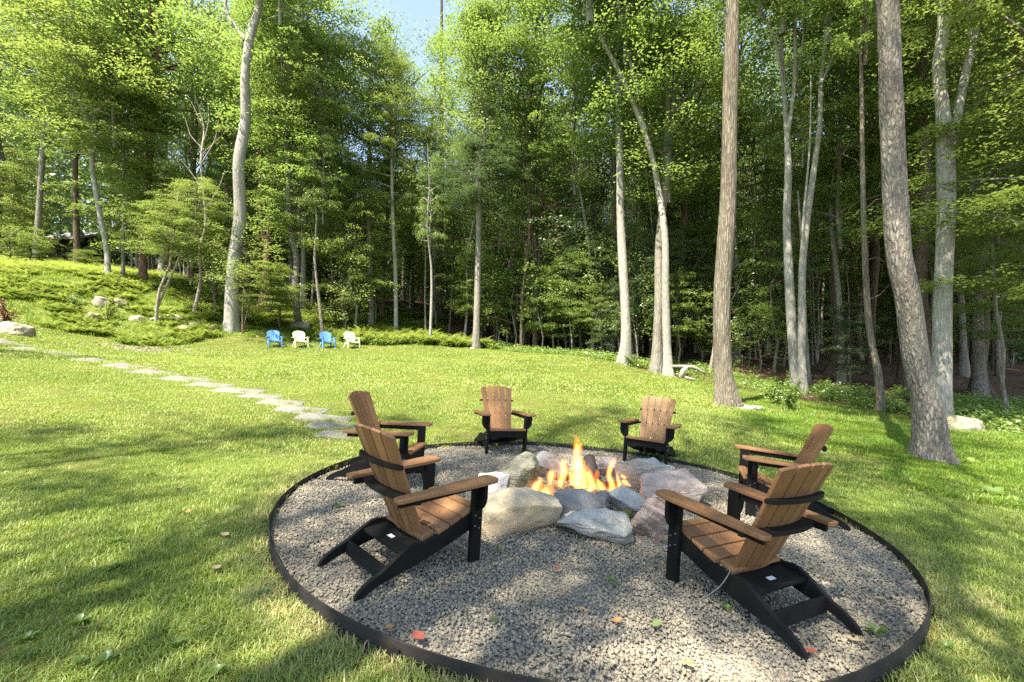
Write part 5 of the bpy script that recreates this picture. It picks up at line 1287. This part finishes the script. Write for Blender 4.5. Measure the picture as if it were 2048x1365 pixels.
bush(150, 612, 21.5, .8, .6, 'low dark green shrub on the fern bank', 'mid', 700, 12, 10)

# stumps and fallen wood
def stump(px, py, Y, w, h, label):
    p = W(px, py, Y); r = w / 2 / F_PX * Y; z = gz(p.x, Y)
    V, Fq = tube([(0, 0, -.2), (0, 0, 0), (0, 0, h * .6), (.03, 0, h)], [r * 1.1, r, r * .85, r * .8], 16, .06, .4, .25, px)
    bm = bmesh.new(); me = mesh_np('stump', V, Fq, [], True); bm.from_mesh(me); bmesh.ops.holes_fill(bm, edges=[e for e in bm.edges if e.is_boundary])
    tag(obj('stump', mesh_bm('stump', bm, BARK['dead'], True), None, (p.x, Y, z)), label, 'stump')
stump(204, 592, 22.5, 22, .32, 'weathered grey stump on the bank with split side'); stump(241, 590, 23, 17, .25, 'brown cut stump on the bank beside the split one')
def fallen(pts, w, Y, label, bark='dead', dys=(0, 0, 0)):
    P = [W(a, b, Y + d) for (a, b), d in zip(pts, dys)]
    V, Fq = tube(P, [q / 2 / F_PX * Y for q in w], 10, .2, 0, .12, pts[0][0])
    bm = bmesh.new(); me = mesh_np('l', V, Fq, [], True); bm.from_mesh(me); bmesh.ops.holes_fill(bm, edges=[e for e in bm.edges if e.is_boundary])
    tag(obj('fallen_branch', mesh_bm('fallen_branch', bm, BARK[bark], True)), label, 'branch')
fallen([(1345, 733), (1385, 735), (1412, 748)], [6, 8, 4], 19.6, 'bleached fallen branch arching beside the pale-stemmed pair')
fallen([(1362, 758), (1366, 742), (1375, 733)], [14, 10, 7], 19.4, 'bleached broken stub propping the fallen dead branch')
fallen([(1370, 755), (1385, 759), (1402, 763)], [5, 5, 3], 19.0, 'pale thin log lying on the grass near the dead wood')
fallen([(1490, 738), (1520, 730), (1552, 738)], [7, 6, 4], 23, 'fallen pale log behind the straight brown trunk')
fallen([(1610, 800), (1622, 796), (1632, 800)], [6, 7, 4], 16.2, 'pale chunk of wood at the foot of the white-stemmed cluster')
fallen([(1640, 745), (1720, 748), (1800, 762)], [9, 10, 8], 24, 'long dark fallen trunk lying in the shaded wood', 'brown')

# ------------------------------------------------------------------ house behind the trees
def boxm(name, x0, x1, y0, y1, z0, z1, mat, parent):
    bm = bmesh.new(); bmesh.ops.create_cube(bm, size=1)
    for v in bm.verts: v.co = Vector(((x0 + x1) / 2 + v.co.x * (x1 - x0), (y0 + y1) / 2 + v.co.y * (y1 - y0), (z0 + z1) / 2 + v.co.z * (z1 - z0)))
    return obj(name, mesh_bm(name, bm, mat), parent)
def house(px0, px1, pyg, pye, Y, label, depth, pitch):
    a = W(px0, pyg, Y); b = W(px1, pyg, Y); zg = min(gz(a.x, Y), gz(b.x, Y)); ze = W(px0, pye, Y).z - zg; Wd = b.x - a.x
    root = empty('house', (a.x, Y, zg), label, 'house')
    boxm('wall', 0, Wd, 0, depth, -1.0, ze, M_HWALL, root)
    bm = bmesh.new(); ov = .7
    rise = pitch * depth * .5
    A = [bm.verts.new(v) for v in ((-ov, -ov, ze - .1), (Wd + ov, -ov, ze - .1), (Wd + ov, depth / 2, ze + rise), (-ov, depth / 2, ze + rise), (-ov, depth + ov, ze - .1), (Wd + ov, depth + ov, ze - .1))]
    B = [bm.verts.new(v.co + Vector((0, 0, .22))) for v in A]
    for f in ((0, 1, 2, 3), (3, 2, 5, 4)):
        bm.faces.new([B[i] for i in f]); bm.faces.new([A[i] for i in f][::-1])
    for i, j in ((0, 1), (1, 2), (2, 5), (5, 4), (4, 3), (3, 0)): bm.faces.new((A[i], A[j], B[j], B[i]))
    obj('roof', mesh_bm('roof', bm, M_HROOF), root)
    nw = max(1, int(Wd / 2.4))
    for k in range(nw):
        x0 = Wd * (k + .5) / nw - .55
        w_ = boxm('window', x0, x0 + 1.1, -.05, .03, ze * .35, ze * .78, M_HTRIM, root)
        boxm('pane', x0 + .08, x0 + 1.02, -.07, -.052, ze * .35 + .08, ze * .78 - .08, M_GLASS, w_)
    boxm('fascia', -ov, Wd + ov, -ov - .06, -ov - .003, ze - .12, ze + .1, M_HTRIM, root)
house(78, 150, 522, 480, 45, 'dark brown house with grey roof partly hidden behind trees', 7, .45)
house(165, 212, 515, 472, 52, 'second brown house wing with pale grey roof behind the pale curving trunk', 8, .4)
house(298, 345, 535, 507, 47, 'small shed with pale grey roof behind the brown-footed trunk', 5, .35)
